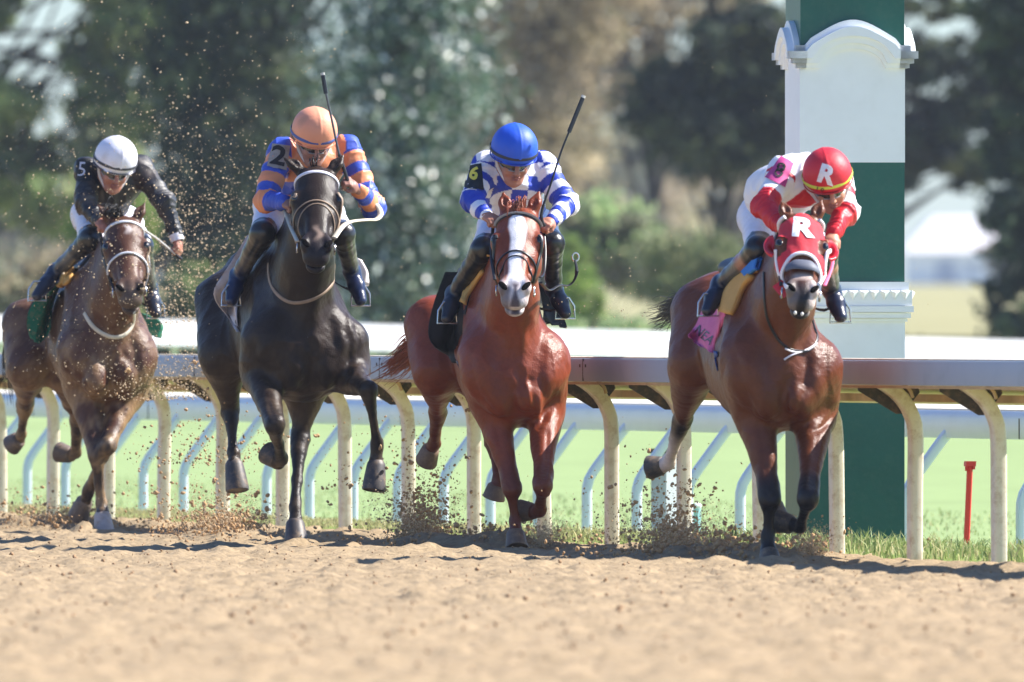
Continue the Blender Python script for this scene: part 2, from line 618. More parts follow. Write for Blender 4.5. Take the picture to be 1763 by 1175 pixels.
# raised grass verge under the rail
ss = np.arange(-14, 48, 0.12)
tt = np.array([0.12, 0.0, -0.15, -0.4, -0.8, -1.3, -1.9])
zz = np.array([-0.035, 0.0, 0.03, 0.045, 0.04, 0.0, -0.05])
SS, TT = np.meshgrid(ss, tt, indexing='ij')
ZZ = zz[None] + 0.012 * lnoise(SS, TT, 0.3, 12) * (np.abs(TT) > 0.05)
vv = RB + (-U) * SS[..., None] - R * TT[..., None] + V(0, 0, 1) * ZZ[..., None]
m_verge = mat("verge_soil", (120, 138, 74), 0.95, noise=0.3, nscale=7, bump=0.8, bscale=50, spec=0.1)
o = mesh_np("grass_verge", vv.reshape(-1, 3), grid_faces(len(ss), len(tt)), None, m_verge)
tag(o, "low grassy bank along the foot of the rail", "verge", kind="structure")

def grass(n, s0, s1, t0, t1, h0, h1, B=RB, zf=lambda s, t: 0, far=True):
    s = RNG.uniform(s0, s1, n)
    t = RNG.uniform(min(t0, t1), max(t0, t1), n)
    clump = 0.5 + 0.5 * lnoise(s, t, 0.35, 14)
    h = (h0 + (h1 - h0) * RNG.uniform(0, 1, n) ** 1.6) * (0.45 + 0.9 * clump) * (np.interp(s, [0, 7, 12, 40], [1, .9, .5, .45]) if far else 1)
    b = B + (-U) * s[:, None] - R * t[:, None]
    b[:, 2] = zf(s, t)
    a = RNG.uniform(0, 6.28, n)
    w = np.stack([np.cos(a), np.sin(a), 0 * a], 1) * RNG.uniform(0.003, 0.006, n)[:, None]
    lean = RNG.normal(0, 0.35, (n, 2)) * h[:, None]
    tip = b + np.stack([lean[:, 0], lean[:, 1], h * (1 - 0.3 * RNG.uniform(0, 1, n))], 1)
    mid = b + 0.55 * np.stack([lean[:, 0] * 0.5, lean[:, 1] * 0.5, h], 1)
    v = np.stack([b - w, b + w, mid + w * 0.8, mid - w * 0.8, tip], 1).reshape(-1, 3)
    i = (np.arange(n) * 5)[:, None]
    f1 = np.hstack([i, i + 1, i + 2, i + 3])
    f2 = np.hstack([i + 3, i + 2, i + 4, i + 4])
    c = np.array([lin((136, 152, 92)), lin((180, 184, 126)), lin((112, 132, 78)), lin((190, 180, 134))])[RNG.choice(4, n, p=[.36, .26, .2, .18])]
    if far:
        wv = np.clip((s - 6) / 8, 0, .75) * (0.5 + 0.5 * RNG.uniform(0, 1, n))
        c = c * (1 - wv[:, None]) + np.array(lin((190, 172, 132))) * wv[:, None]
    c = np.repeat(c * RNG.uniform(0.75, 1.2, (n, 1)), 5, 0)
    return v, np.vstack([f1, np.where(f2 == f2, f2, f2)]), c
m_grass = mat("grass_blade", attr=True, rough=0.55, transl=0.35, spec=0.3)
vz = lambda s, t: np.interp(-t, -tt, zz)
v, f, c = grass(30000, -6, 26, -0.06, -1.5, 0.03, 0.12, zf=vz)
# last quad row of each blade repeats a corner: split into tri safely
fl = [list(dict.fromkeys(x)) for x in f.tolist()]
o = mesh_np("verge_grass", v, fl, None, m_grass, smooth=False, cols=c)
tag(o, "rough grass tufts along the foot of the dirt track rail", "grass", kind="stuff")
v, f, c = grass(14000, -24, 34, 0.9, -6, 0.015, 0.05, B=V((668 - CX) / F * 102.6, 102.6, 0), zf=lambda s, t: gz(100 + 0 * s), far=False)
fl = [list(dict.fromkeys(x)) for x in f.tolist()]
o = mesh_np("turf_grass", v, fl, None, m_grass, smooth=False, cols=c)
tag(o, "short turf grass around the second rail", "grass", kind="stuff")

# ------------------------------------------------------------------ the dirt-track rail
m_fascia = mat("rail_board", (170, 182, 194), 0.55, noise=0.14, nscale=5, dirt=(140, 120, 98), dscale=5, damt=0.16)
m_lip = mat("rail_lip", (196, 164, 120), 0.7, noise=0.2, nscale=8)
m_canopy = mat("rail_cover", (226, 214, 194), 0.6, noise=0.1, nscale=4, dirt=(176, 138, 96), dscale=3, damt=0.5)
m_post = mat("rail_post", (232, 220, 198), 0.45, noise=0.07, nscale=6, dirt=(180, 146, 108), dscale=14, damt=0.6)
m_gus = mat("rail_gusset", (66, 58, 50), 0.7, noise=0.25, nscale=12, dirt=(150, 120, 88), dscale=22, damt=0.5)
S0, S1 = -6.0, 42.0
rr_ = empty("running_rail", rail(0, 0, 0))
tag(rr_, "cream gooseneck rail with a grey board along the dirt track", "rail")
def strip(prof, s0, s1, B=RB, nseg=32):
    """closed (t,z) profile run along a rail"""
    mb = MB()
    k = len(prof)
    vs = [rail(s0 + (s1 - s0) * i / nseg, t, z, B) for i in range(nseg + 1) for t, z in prof]
    fs = [tuple(range(k)), tuple(nseg * k + j for j in range(k - 1, -1, -1))]
    for i in range(nseg):
        for j in range(k):
            l = (j + 1) % k
            fs.append((i * k + j, i * k + l, (i + 1) * k + l, (i + 1) * k + j))
    return mb.add(vs, fs)
strip([(.300, .925), (.322, .925), (.326, .95), (.326, 1.03), (.318, 1.048), (.300, 1.052)], S0, S1).build("rail_board", m_fascia, rr_)
strip([(.296, .912), (.318, .908), (.322, .922), (.299, .922)], S0, S1).build("rail_lip", m_lip, rr_)
strip([(.297, 1.03), (.304, 1.058), (.292, 1.060), (-.27, .848), (-.29, .838), (-.29, .822), (-.262, .830)], S0, S1).build("rail_cover", m_canopy, rr_)
strip([(-.10, .835), (-.06, .835), (-.06, .875), (-.10, .862)], S0, S1).build("rail_stringer", m_lip, rr_)
for k in range(-4, 25):
    s = 1.5 * k
    mb = MB()
    jl, jt = RNG.normal(0, .008), RNG.normal(0, .006)
    path = bez([rail(s + jl, jt, -.08), rail(s + jl * .5, .002 + jt * .6, .35), rail(s, .004, .66), rail(s, .022, .76), rail(s, .07, .845), rail(s, .135, .905), rail(s, .20, .945)], 22)
    mb.sweep(path, U, .036, .042, 20, False, None, .42)
    mb.build("post", m_post, rr_)
    mb = MB()
    mb.prism([rail(s + .05, .300, .918), rail(s + .05, -.02, .915), rail(s + .05, -.03, .885), rail(s + .05, .06, .775), rail(s + .05, .095, .775), rail(s + .05, .297, .893)], U * 0.012)
    mb.build("gusset", m_gus, rr_, smooth=False)
    mb = MB()
    mb.tube([rail(s + .75, .285, .93), rail(s + .75, .25, .90), rail(s + .75, .235, .86)], .009, 6, 6)
    mb.build("stay", m_lip, rr_)

for k in range(9):
    s = -2.1 + 4.5 * k
    MB().box(rail(s, .3245, .988), U * .004, R * .0035, V(0, 0, .06)).box(rail(s + .06, .3265, 1.01), U * .008, R * .003, V(0, 0, .008)).box(rail(s - .06, .3265, 1.01), U * .008, R * .003, V(0, 0, .008)).build("rail_joint", m_gus, rr_, smooth=False)

# ------------------------------------------------------------------ the turf-course rail behind it
B2 = V((668 - CX) / F * 102.6, 102.6, -0.0)
m_tboard = mat("turf_rail_board", (214, 220, 228), 0.4, noise=0.06, nscale=4)
m_tcover = mat("turf_rail_cover", (230, 222, 206), 0.5, noise=0.06, nscale=4)
m_tpost = mat("turf_rail_post", (214, 222, 236), 0.35, noise=0.05, nscale=6)
tr = empty("running_rail", B2)
tag(tr, "pale blue-white turf course rail with leaning gooseneck posts, standing behind the cream rail", "rail")
S0, S1 = -22.0, 34.0
zb = -0.03
strip([(-.235, .60), (-.23, .61), (-.23, .715), (-.24, .735), (-.265, .755), (-.275, .755), (-.275, .60)], S0, S1, B2).build("rail_board", m_tboard, tr)
strip([(-.277, .745), (-.277, .764), (-.56, .815), (-.60, .80), (-.60, .785), (-.56, .795)], S0, S1, B2).build("rail_cover", m_tcover, tr)
for k in range(-8, 40):
    s = -11.75 + 1.15 * k
    if k == -1: continue
    MB().sweep(bez([rail(s, 0, -.06, B2), rail(s, 0, .15, B2), rail(s, -.003, .27, B2), rail(s, -.035, .345, B2), rail(s, -.12, .46, B2), rail(s, -.215, .585, B2), rail(s, -.27, .65, B2)], 16), U, .028, .032, 20, False, None, .5).build("post", m_tpost, tr)
for k in range(-7, 10):
    s = 3.45 * k + 0.57
    MB().box(rail(s, -.231, .66, B2), U * .006, R * .004, V(0, 0, .056)).build("joint_band", m_gus, tr, smooth=False)

# ------------------------------------------------------------------ far white rail
fr = empty("running_rail", V(0, 190, 0))
tag(fr, "far sunlit white rail, a broad band in front of the trees", "rail")
m_frail = mat("far_rail", (240, 238, 232), 0.5)
def farp(px, dz, dyy):
    x = (px - CX) / F * 190
    zt = 1.372 + (1.085 - 1.372) * px / 1763
    return V(x, 190 + dyy, zt + dz)
mb = MB()
prof = [(0.0, 0.45), (-.03, 0.47), (-.315, 0.0), (-.315, -.03), (-.28, -.05)]
pxs = np.linspace(-1500, 3300, 25)
k = len(prof)
mb.add([farp(p, a, b) for p in pxs for a, b in prof],
       [tuple(range(k))] + [tuple((len(pxs) - 1) * k + j for j in range(k - 1, -1, -1))] +
       [(i * k + j, i * k + (j + 1) % k, (i + 1) * k + (j + 1) % k, (i + 1) * k + j) for i in range(len(pxs) - 1) for j in range(k)])
mb.build("rail_cover", m_frail, fr)
for i in range(-10, 24):
    p0 = farp(i * 150, -.28, .2)
    MB().tube([V(p0[0], p0[1], float(gz(190)) - .1), V(p0[0], p0[1], p0[2] - .15), p0], .035, 6, 8).build("post", m_frail, fr)

# ------------------------------------------------------------------ the finish pole
PY = 88.5
A_ = math.radians(7.1)
PN, PE = V(math.sin(A_), -math.cos(A_), 0), V(math.cos(A_), math.sin(A_), 0)
pc = V((1454.5 - CX) / F * PY, PY, 0)
pole = empty("finish_pole", pc)
tag(pole, "tall square green and white finish pole with an arched white cornice", "pole")
m_green = mat("pole_green", (20, 86, 76), 0.42, noise=0.10, nscale=4, bump=0.15, bscale=25, dirt=(96, 116, 100), dscale=18, damt=.12)
m_white = mat("pole_white", (236, 238, 240), 0.5, noise=0.025, nscale=5, bump=0.12, bscale=30, dirt=(200, 198, 190), dscale=9, damt=.10)
HW = 0.2855
def pz(y):
    return CZ - (y - HY) / F * PY
def sq(z0, z1, hw, name, m):
    MB().box(pc + V(0, 0, (z0 + z1) / 2), PN * hw, PE * hw, V(0, 0, (z1 - z0) / 2)).build(name, m, pole, smooth=False)
sq(-0.1, .97, HW, "shaft", m_green)
sq(.97, pz(487), HW + .002, "painted_band", m_white)
sq(pz(487), pz(281), HW, "shaft", m_green)
sq(pz(281), pz(100), HW + .002, "painted_band", m_white)
sq(pz(100), 5.2, HW - .001, "shaft", m_green)
sq(5.2, 5.32, HW + .05, "cap", m_white)
def arch_layer(proj, zsh, ztop, zlow, ra, thick_arch, inner=True):
    """one step of the cornice on all four faces: shoulders and an arch in the middle"""
    mb = MB()
    Wd = HW + proj
    for a in range(4):
        c, s = math.cos(a * math.pi / 2), math.sin(a * math.pi / 2)
        n = PN * c + PE * s
        e = -PN * s + PE * c
        top, bot = [], []
        N = 18
        xs_ = np.r_[-Wd, np.linspace(-ra, ra, N), Wd]
        for x in xs_:
            g_ = max(0.0, 1 - (x / ra) ** 2) if abs(x) <= ra else 0
            arch = (math.cos(x / ra * math.pi) * 0.5 + 0.5) * 0.45 + math.sqrt(g_) * 0.55 if abs(x) < ra else 0
            top.append((x, zsh + (ztop - zsh) * arch))
            rb = ra - thick_arch
            g2 = math.sqrt(max(0.0, 1 - (x / rb) ** 2)) if abs(x) < rb else 0
            bot.append((x, zlow + max(0, (ztop - zsh) * 0.92 * g2)))
        k = len(xs_)
        vs = []
        for d in (HW - .03, Wd):
            for x, z in top: vs.append(pc + n * d + e * x + V(0, 0, z))
            for x, z in bot: vs.append(pc + n * d + e * x + V(0, 0, z))
        fs = []
        for i in range(k - 1):
            fs.append((2 * k + i, 2 * k + i + 1, 3 * k + i + 1, 3 * k + i)[::-1])     # front
            fs.append((i, i + 1, 2 * k + i + 1, 2 * k + i)[::-1])                     # top
            fs.append((k + i, k + i + 1, 3 * k + i + 1, 3 * k + i))                   # underside
        fs.append((0, k, 3 * k, 2 * k)); fs.append((k - 1, 2 * k - 1, 4 * k - 1, 3 * k - 1)[::-1])
        mb.add(vs, fs)
    return mb
mb = MB()
for a in range(4):
    c, s = math.cos(a * math.pi / 2), math.sin(a * math.pi / 2)
    n, e = PN * c + PE * s, -PN * s + PE * c
    pts = [pc + n * (HW - .02) + e * x + V(0, 0, z) for x, z in [(-.25, pz(112))] + [(.24 * math.cos(t), pz(104) + (pz(60) - pz(104)) * math.sin(t)) for t in np.linspace(math.pi, 0, 15)] + [(.25, pz(112))]]
    mb.prism(pts[::-1], n * .0235)
mb.build("arch_panel", m_white, pole, smooth=False)
arch_layer(.030, pz(80), pz(36), pz(95), .262, .03).build("cornice", m_white, pole)
arch_layer(.066, pz(90), pz(48), pz(103), .258, .05).build("cornice", m_white, pole)
arch_layer(.046, pz(96), pz(58), pz(111), .245, .06).build("cornice", m_white, pole)
arch_layer(.024, pz(104), pz(68), pz(119), .235, .06).build("cornice", m_white, pole)
sq(pz(500), pz(486), HW + .020, "moulding", m_white)
sq(pz(527), pz(500.5), HW + .036, "moulding", m_white)
sq(pz(538), pz(527.5), HW + .044, "moulding", m_white)
sq(pz(548), pz(538.5), HW + .030, "moulding", m_white)
sq(pz(554), pz(548.5), HW + .014, "moulding", m_white)
mb = MB()
for a in range(4):
    c, s = math.cos(a * math.pi / 2), math.sin(a * math.pi / 2)
    n, e = PN * c + PE * s, -PN * s + PE * c
    for i in range(11):
        x = -HW + .0 + i * HW * 2 / 10
        b = pc + n * (HW + .037) + e * x
        z0, z1 = pz(518), pz(503)
        mb.add([b - e * .026 + V(0, 0, z1), b + e * .026 + V(0, 0, z1), b + V(0, 0, z0), b + n * .022 + V(0, 0, z1 - .004), b - e * .026 + V(0, 0, z1 + .008), b + e * .026 + V(0, 0, z1 + .008)],
               [(0, 3, 2), (3, 1, 2), (4, 5, 3), (4, 3, 0), (5, 1, 3)])
mb.build("dentil_row", m_white, pole, smooth=False)

# ------------------------------------------------------------------ small posts on the turf
m_red = mat("stake_red", (206, 44, 44), 0.5, noise=0.06, nscale=9)
b0, b1 = px3(1664, 938, 91.5), px3(1670, 800, 91.4)
st = empty("marker_stake", b0)
tag(st, "short red plastic stake standing in the turf right of the finish pole", "stake")
MB().sweep(bez([b0 - V(0, 0, .05), b0, (b0 + b1) / 2, b1], 10), V(0, 1, 0), .017, .017, 8).build("shaft", m_red, st)
MB().box(b1 + V(0, 0, .004), V(.028, .006, 0), V(-.006, .028, 0), V(.001, 0, .014)).box(b1 + V(-.02, 0, -.022), V(.008, 0, 0), V(0, .02, 0), V(0, 0, .014)).box(b1 + V(.022, 0, -.018), V(.007, 0, 0), V(0, .02, 0), V(0, 0, .01)).build("head", m_red, st, smooth=False)
m_gp = mat("grey_post", (176, 182, 188), 0.6, noise=0.15, nscale=10)
g0 = px3(1147, 905, 97)
gp = empty("utility_post", V(g0[0], 97, -.04))
tag(gp, "squat grey square post in the turf behind the bay horse's raised hind leg", "post")
e1, e2 = V(.045, .045, 0), V(-.045, .045, 0)
MB().box(V(g0[0], 97, .21), e1, e2, V(0, 0, .26)).build("shaft", m_gp, gp, smooth=False)
MB().box(V(g0[0], 97, .485), e1 * 1.15, e2 * 1.15, V(0, 0, .014)).box(V(g0[0], 97, .51), e1 * .5, e2 * .5, V(0, 0, .011)).build("cap", m_gus, gp, smooth=False)
m_teal = mat("marker_teal", (150, 196, 200), 0.4)
t0 = px3(1200, 915, 99)
tm = empty("marker_stake", V(t0[0], 99, -.04))
tag(tm, "tiny pale teal peg in the turf just right of the grey post", "stake")
MB().tube([V(t0[0], 99, -.06), V(t0[0], 99, .13)], .024, 2, 8).build("shaft", m_teal, tm)
MB().ball(V(t0[0], 99, .135), (.028, .028, .02)).build("cap", m_white, tm)

# ------------------------------------------------------------------ white barn far off
bx, by = (1648 - CX) / F * 1500, 1500
bz = float(gz(1500))
barn = empty("barn", V(bx, by, bz))
tag(barn, "hazy white barn with a pale roof far across the field", "barn")
m_bw = mat("barn_wall", (226, 232, 240), 0.8)
m_br = mat("barn_roof", (236, 230, 232), 0.6)
MB().box(V(bx, by, bz + 1.5), V(4.6, 0, 0), V(0, 6, 0), V(0, 0, 1.7)).build("wall", m_bw, barn, smooth=False)
MB().prism([V(bx - 5.2, by - 6.6, bz + 3.1), V(bx + 5.2, by - 6.6, bz + 3.1), V(bx + 2.2, by - 1.5, bz + 6.3), V(bx - 2.2, by - 1.5, bz + 6.3)], V(0, 13, .05)).build("roof", m_br, barn, smooth=False)
m_bd = mat("barn_door", (150, 164, 190), 0.7)
MB().box(V(bx - 1.2, by - 6.02, bz + 1.2), V(.9, 0, 0), V(0, .05, 0), V(0, 0, 1.2)).build("door", m_bd, barn, smooth=False)
for dx in (1.2, 3.0):
    MB().box(V(bx + dx, by - 6.02, bz + 1.7), V(.45, 0, 0), V(0, .05, 0), V(0, 0, .5)).build("window", m_bd, barn, smooth=False)

# ------------------------------------------------------------------ trees and shrubs
m_bark = mat("bark", (50, 46, 44), 0.9, noise=0.3, nscale=5)
def leafmat(rough, transl, spec=0.5):
    return mat(f"leaf_{rough}_{transl}", attr=True, rough=rough, transl=transl, spec=spec)
def tree(name, label, cat, px, Y, blobs, nleaf, lsize, pal, mt, trunk=True, group=None, clump=0.55, per=60, yspread=1.0, glint=0.0):
    """blobs: (dx, z above ground, rx, rz, share) crown volumes round the trunk foot"""
    x = (px - CX) / F * Y
    z0 = float(gz(Y))
    root = empty(name, V(x, Y, z0))
    tag(root, label, cat, group)
    tot = sum(b[4] for b in blobs)
    P, C = [], []
    for dx, z, rx, rz, sh in blobs:
        nc = max(4, int(nleaf * sh / tot / per))
        d = RNG.normal(size=(nc, 3)); d /= np.linalg.norm(d, axis=1)[:, None]
        rad = RNG.uniform(0.1, 1, nc) ** 0.45
        cc = V(x + dx, Y, z0 + z) + d * rad[:, None] * V(rx, rx * yspread, rz)
        colc = np.array([lin(p) for p in pal])[RNG.integers(0, len(pal), nc)] * RNG.uniform(0.65, 1.35, (nc, 1))
        off = RNG.normal(0, 0.42, (nc, per, 3)) * V(1, 1, 0.7) * clump * min(rx, rz)
        P.append((cc[:, None] + off).reshape(-1, 3))
        C.append(np.repeat(colc, per, 0) * RNG.uniform(0.8, 1.2, (nc * per, 1)))
    P, C = np.vstack(P), np.vstack(C)
    ok = P[:, 2] > z0 + 0.05
    P, C = P[ok], C[ok]
    n = len(P)
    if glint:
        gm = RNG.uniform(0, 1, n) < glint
        C[gm] = np.array(lin((244, 246, 240)))  # sun glints painted into the leaf colour as near-white
    a = RNG.normal(size=(n, 3)); a /= np.linalg.norm(a, axis=1)[:, None]
    b = np.cross(a, RNG.normal(size=(n, 3))); b /= np.linalg.norm(b, axis=1)[:, None]
    L = lsize * RNG.uniform(0.6, 1.4, (n, 1))
    w = np.cross(a, b)
    v = np.stack([P - a * L * .6, P + b * L * .32 + w * L * .1, P + a * L * .6, P - b * L * .32 + w * L * .1], 1).reshape(-1, 3)
    f = np.arange(n * 4).reshape(-1, 4)
    mesh_np("crown", v, f, root, mt, smooth=False, cols=np.repeat(C, 4, 0))
    mb = MB()
    hh = max(b[1] for b in blobs)
    r0 = (0.03 + 0.015 * hh) if trunk else 0.03
    base = V(x, Y, z0 - .2)
    topp = V(x + RNG.normal(0, .1), Y + RNG.normal(0, .1), z0 + hh * 0.95)
    if trunk:
        mb.tube([base, base * .5 + topp * .5 + V(RNG.normal(0, .12), RNG.normal(0, .12), 0), topp], r0, 12, 9, r0 * .25)
    for dx, z, rx, rz, sh in blobs:
        for _ in range(4 if trunk else 3):
            s = base + (topp - base) * (RNG.uniform(.15, .75) if trunk else 0.02)
            e = V(x + dx + RNG.normal(0, rx * .5), Y + RNG.normal(0, rx * .5), z0 + z + RNG.normal(0, rz * .4))
            mb.tube([s, s * .5 + e * .5 + V(0, 0, .1 * rz), e], r0 * .45, 8, 6, r0 * .1)
    mb.build("trunk" if trunk else "stem", m_bark, root)
    return root

G = "trees beyond the far rail"
L_soft = leafmat(0.6, 0.5, 0.3)
L_gloss = leafmat(0.33, 0.2, 1.0)
dark = [(70, 84, 66), (60, 72, 60), (92, 102, 72), (64, 74, 68)]
green = [(136, 150, 94), (116, 134, 84), (162, 172, 116), (128, 138, 100)]
yel = [(136, 150, 78), (120, 140, 72), (108, 128, 72)]
brown = [(180, 164, 138), (164, 150, 124), (192, 178, 148), (148, 138, 116), (170, 164, 130)]
pale = [(150, 172, 118), (134, 160, 108), (168, 184, 132)]
grey = [(128, 132, 112), (112, 118, 100), (140, 140, 116)]
hol = [(60, 84, 62), (70, 96, 72), (50, 70, 56), (84, 106, 80)]
# glossy conical evergreen
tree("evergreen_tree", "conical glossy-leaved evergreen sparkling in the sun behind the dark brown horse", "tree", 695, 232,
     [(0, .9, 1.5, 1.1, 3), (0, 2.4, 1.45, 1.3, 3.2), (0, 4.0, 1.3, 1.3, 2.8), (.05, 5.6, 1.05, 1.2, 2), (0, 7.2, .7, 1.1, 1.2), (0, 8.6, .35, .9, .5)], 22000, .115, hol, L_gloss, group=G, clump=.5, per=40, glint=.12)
# big dark tree on the left
tree("oak_tree", "large very dark tree rising behind the orange-capped jockey", "tree", 395, 262,
     [(-.1, 1.4, 1.3, 1.3, 2), (.2, 3.4, 1.5, 1.6, 3), (-.1, 5.4, 1.5, 1.7, 3), (.6, 6.8, 1.5, 1.6, 2.4), (.5, 9, 1.7, 1.7, 2.4)], 20000, .2, dark, L_soft, group=G)
tree("oak_tree", "broad mid green tree at the left edge with sky showing through its top", "tree", -75, 285,
     [(.3, 3.9, 1.5, .8, 2), (1.8, 2.6, 1.6, .9, 2), (2.9, 3.7, .9, .8, 1.3), (.5, 6.0, .9, .5, 1.2), (3.1, 5.8, .8, .9, 1.5), (2.4, 4.6, .6, .5, .8), (1.4, 7.8, 2.4, .9, 2.2), (.2, 5.5, .8, .3, 1.4), (3.1, 5.3, .8, .6, 1.4)], 19000, .19, green + [(120, 128, 104)], L_soft, group=G)
tree("shrub", "yellow-green sunlit bush behind the white-capped jockey", "shrub", 165, 250, [(0, 1.4, .55, .85, 1), (.35, 2.0, .5, .7, .8), (.1, 2.6, .4, .5, .5)], 3600, .13, yel, L_soft, trunk=False)
tree("shrub", "grey-brown dry bush at the left edge of the picture", "shrub", 40, 236, [(-.2, .8, .9, .9, 1), (.6, 1.0, .7, .8, .8)], 4200, .13, grey + brown, L_soft, trunk=False)
tree("shrub", "dull green bush low behind the bay horse with the green cloth", "shrub", 330, 236, [(-.3, .5, .8, .7, 1), (.6, .6, .8, .8, 1)], 4000, .13, dark + green, L_soft, trunk=False)
# autumn trees in the middle
tree("autumn_tree", "brown autumn tree behind the jockey in blue and white", "tree", 935, 345,
     [(0, 4.0, 1.4, 1.6, 2), (-.5, 6.4, 1.7, 1.7, 2.4), (.9, 7.4, 1.7, 1.7, 2.4), (0, 10, 2.4, 1.8, 2.4)], 13000, .2, brown, L_soft, group=G)
tree("autumn_tree", "thin russet tree with sky glints left of the finish pole", "tree", 1120, 375,
     [(-.9, 6.2, 1.5, 1.6, 2), (.6, 8.2, 1.7, 1.4, 2), (-1.4, 8.8, 1.5, 1.3, 1.4), (1.9, 6.5, 1.1, 1.3, .9), (0, 11, 2.4, 1.2, 1.6)], 10500, .2, brown + [(150, 120, 104)], L_soft, group=G)
tree("oak_tree", "dark spreading tree directly left of the finish pole", "tree", 1235, 285,
     [(0, 3.6, 1.25, 1.0, 2), (-.7, 3.9, .9, .8, 1), (.5, 5.0, 1.0, .8, 1.4), (.9, 3.9, .8, .8, 1), (.1, 6.6, 1.0, .7, .8)], 11000, .19, dark, L_soft, group=G)
tree("shrub", "big olive green bush under the dark tree left of the finish pole", "shrub", 1230, 262, [(-.2, 1.1, 1.1, .8, 1), (.9, 1.0, .8, .8, .8)], 5200, .14, [(124, 132, 92), (110, 122, 84), (136, 140, 104)], L_soft, trunk=False)
tree("shrub", "pale leafy bush right of the jockey in blue and white", "shrub", 1040, 268, [(-.3, 1.6, .65, .8, 1), (.4, 1.4, .6, .8, .9)], 3600, .14, pale + grey, L_soft, trunk=False)
tree("shrub", "bright yellow-green bush between the two chestnut-side trees", "shrub", 985, 255, [(0, 1.25, .3, .5, 1), (.1, .7, .35, .5, 1)], 1700, .12, [(142, 162, 86), (128, 150, 78)], L_soft, trunk=False)
tree("shrub", "low light green shrub above the far rail behind the horse with the blaze", "shrub", 1000, 222, [(0, .35, .45, .55, 1), (.5, .3, .35, .4, .7)], 2600, .11, pale, L_soft, trunk=False)
tree("shrub", "low light green shrub above the far rail beside the black tail", "shrub", 1105, 224, [(0, .35, .45, .5, 1), (.25, .45, .3, .4, .7)], 2200, .11, pale, L_soft, trunk=False)
tree("shrub", "dark low hedge clump between the pale shrubs", "shrub", 1200, 232, [(0, .2, .8, .45, 1), (1.1, .2, .7, .4, .8), (-1.4, .2, .6, .45, .7)], 3600, .12, dark, L_soft, trunk=False)
# right of the pole
tree("oak_tree", "dark tree with holes of sky right of the finish pole", "tree", 1495, 300,
     [(1.0, 3.5, .7, .6, 1), (1.7, 3.9, .7, .5, .8), (1.1, 5.9, .8, .3, .6), (2.3, 5.5, .5, .5, .5), (1.6, 7.1, 1.2, .5, 1), (1.2, 4.9, .9, .5, 1), (2.3, 4.5, .6, .6, .8), (.6, 2.8, .5, .5, .5), (1.85, 3.05, .75, .45, 1.4), (2.6, 3.5, .5, .5, .8)], 12000, .17, dark + [(96, 100, 66)], L_soft, group=G)
tree("evergreen_tree", "tall dark evergreen at the right edge, reaching down to the grass", "tree", 1772, 242,
     [(0, .8, .65, 1.0, 1.4), (.15, 2.2, .75, 1.1, 1.6), (.05, 3.6, .75, 1.1, 1.6), (.1, 5.2, .9, 1.2, 1.6), (.1, 7.0, .9, 1.2, 1.2), (-.35, 4.4, .4, .6, .6)], 13000, .15, dark, L_soft, group=G, clump=.45)
tree("shrub", "dark shaded hedge along the field edge right of the finish pole", "shrub", 1660, 236, [(-.7, .1, .6, .28, 1), (.2, .1, .7, .28, 1), (1.1, .1, .6, .3, 1)], 3600, .11, dark, L_soft, trunk=False)
# a more distant row
for i, (px, lb) in enumerate([(150, "far greyish tree low behind the left-hand trees"), (480, "far dull tree hidden low behind the big dark tree"), (830, "far brown-grey tree behind the sparkling evergreen"),
                              (1010, "far brown-grey tree behind the russet trees"), (1300, "far brown-grey tree close left of the finish pole"), (1860, "far brown-grey tree behind the right-hand evergreen")]):
    k_ = (.42, .8, 1, .8, .62, .38)[i]
    tree("distant_tree", lb, "tree", px, 620 + 25 * (i % 3), [(-2.0, 3.6 * k_, 3.2, 2.6 * k_, 2), (2.2, 4.2 * k_, 3.0, 3.0 * k_, 2), (0, 7.2 * k_, 3.6, 2.6 * k_, 2)], 5200, .45, grey + brown, L_soft, group="trees of the distant row")
# the wood that carries on either side, one far mass
P, C = [], []
for x0, x1, n in ((-95, -14, 620), (21, 100, 560)):
    cx_ = RNG.uniform(x0, x1, n)
    cy_ = RNG.uniform(285, 345, n)
    hh_ = 7.5 + 3 * lnoise(cx_, cy_ * 0, 5, 40)
    cz_ = gz(cy_) + RNG.uniform(0.05, 1, n) ** .8 * hh_
    cc = np.stack([cx_, cy_, cz_], 1)
    col_ = np.array([lin(p) for p in dark + green + brown])[RNG.integers(0, 13, n)] * RNG.uniform(.7, 1.3, (n, 1))
    P.append((cc[:, None] + RNG.normal(0, .75, (n, 22, 3))).reshape(-1, 3)); C.append(np.repeat(col_, 22, 0))
P, C = np.vstack(P), np.vstack(C)
n = len(P)
a = RNG.normal(size=(n, 3)); a /= np.linalg.norm(a, axis=1)[:, None]
b = np.cross(a, RNG.normal(size=(n, 3))); b /= np.linalg.norm(b, axis=1)[:, None]
L = .42 * RNG.uniform(.6, 1.4, (n, 1))
o = mesh_np("woods", np.stack([P - a * L * .6, P + b * L * .4, P + a * L * .6, P - b * L * .4], 1).reshape(-1, 3), np.arange(n * 4).reshape(-1, 4), None, L_soft, smooth=False, cols=np.repeat(C, 4, 0))
tag(o, "belt of woodland carrying on to either side of the trees", "woods", kind="stuff")

# ------------------------------------------------------------------ horses
class Fr:
    """a horse's own frame: origin on the ground under the front of the chest, U forward, R to the viewer's right"""
    def __init__(self, px, Y):
        self.O = V((px - CX) / F * Y, Y, 0)
        self.k = F / Y
    def P(self, px, py, f=0.0):
        a = (px - CX) / F
        Y = (f + self.O @ U) / (a * U[0] + U[1])
        return V(a * Y, Y, CZ - (py - HY) / F * Y)
    def L(self, f, r, z):
        return self.O + U * f + R * r + V(0, 0, z)

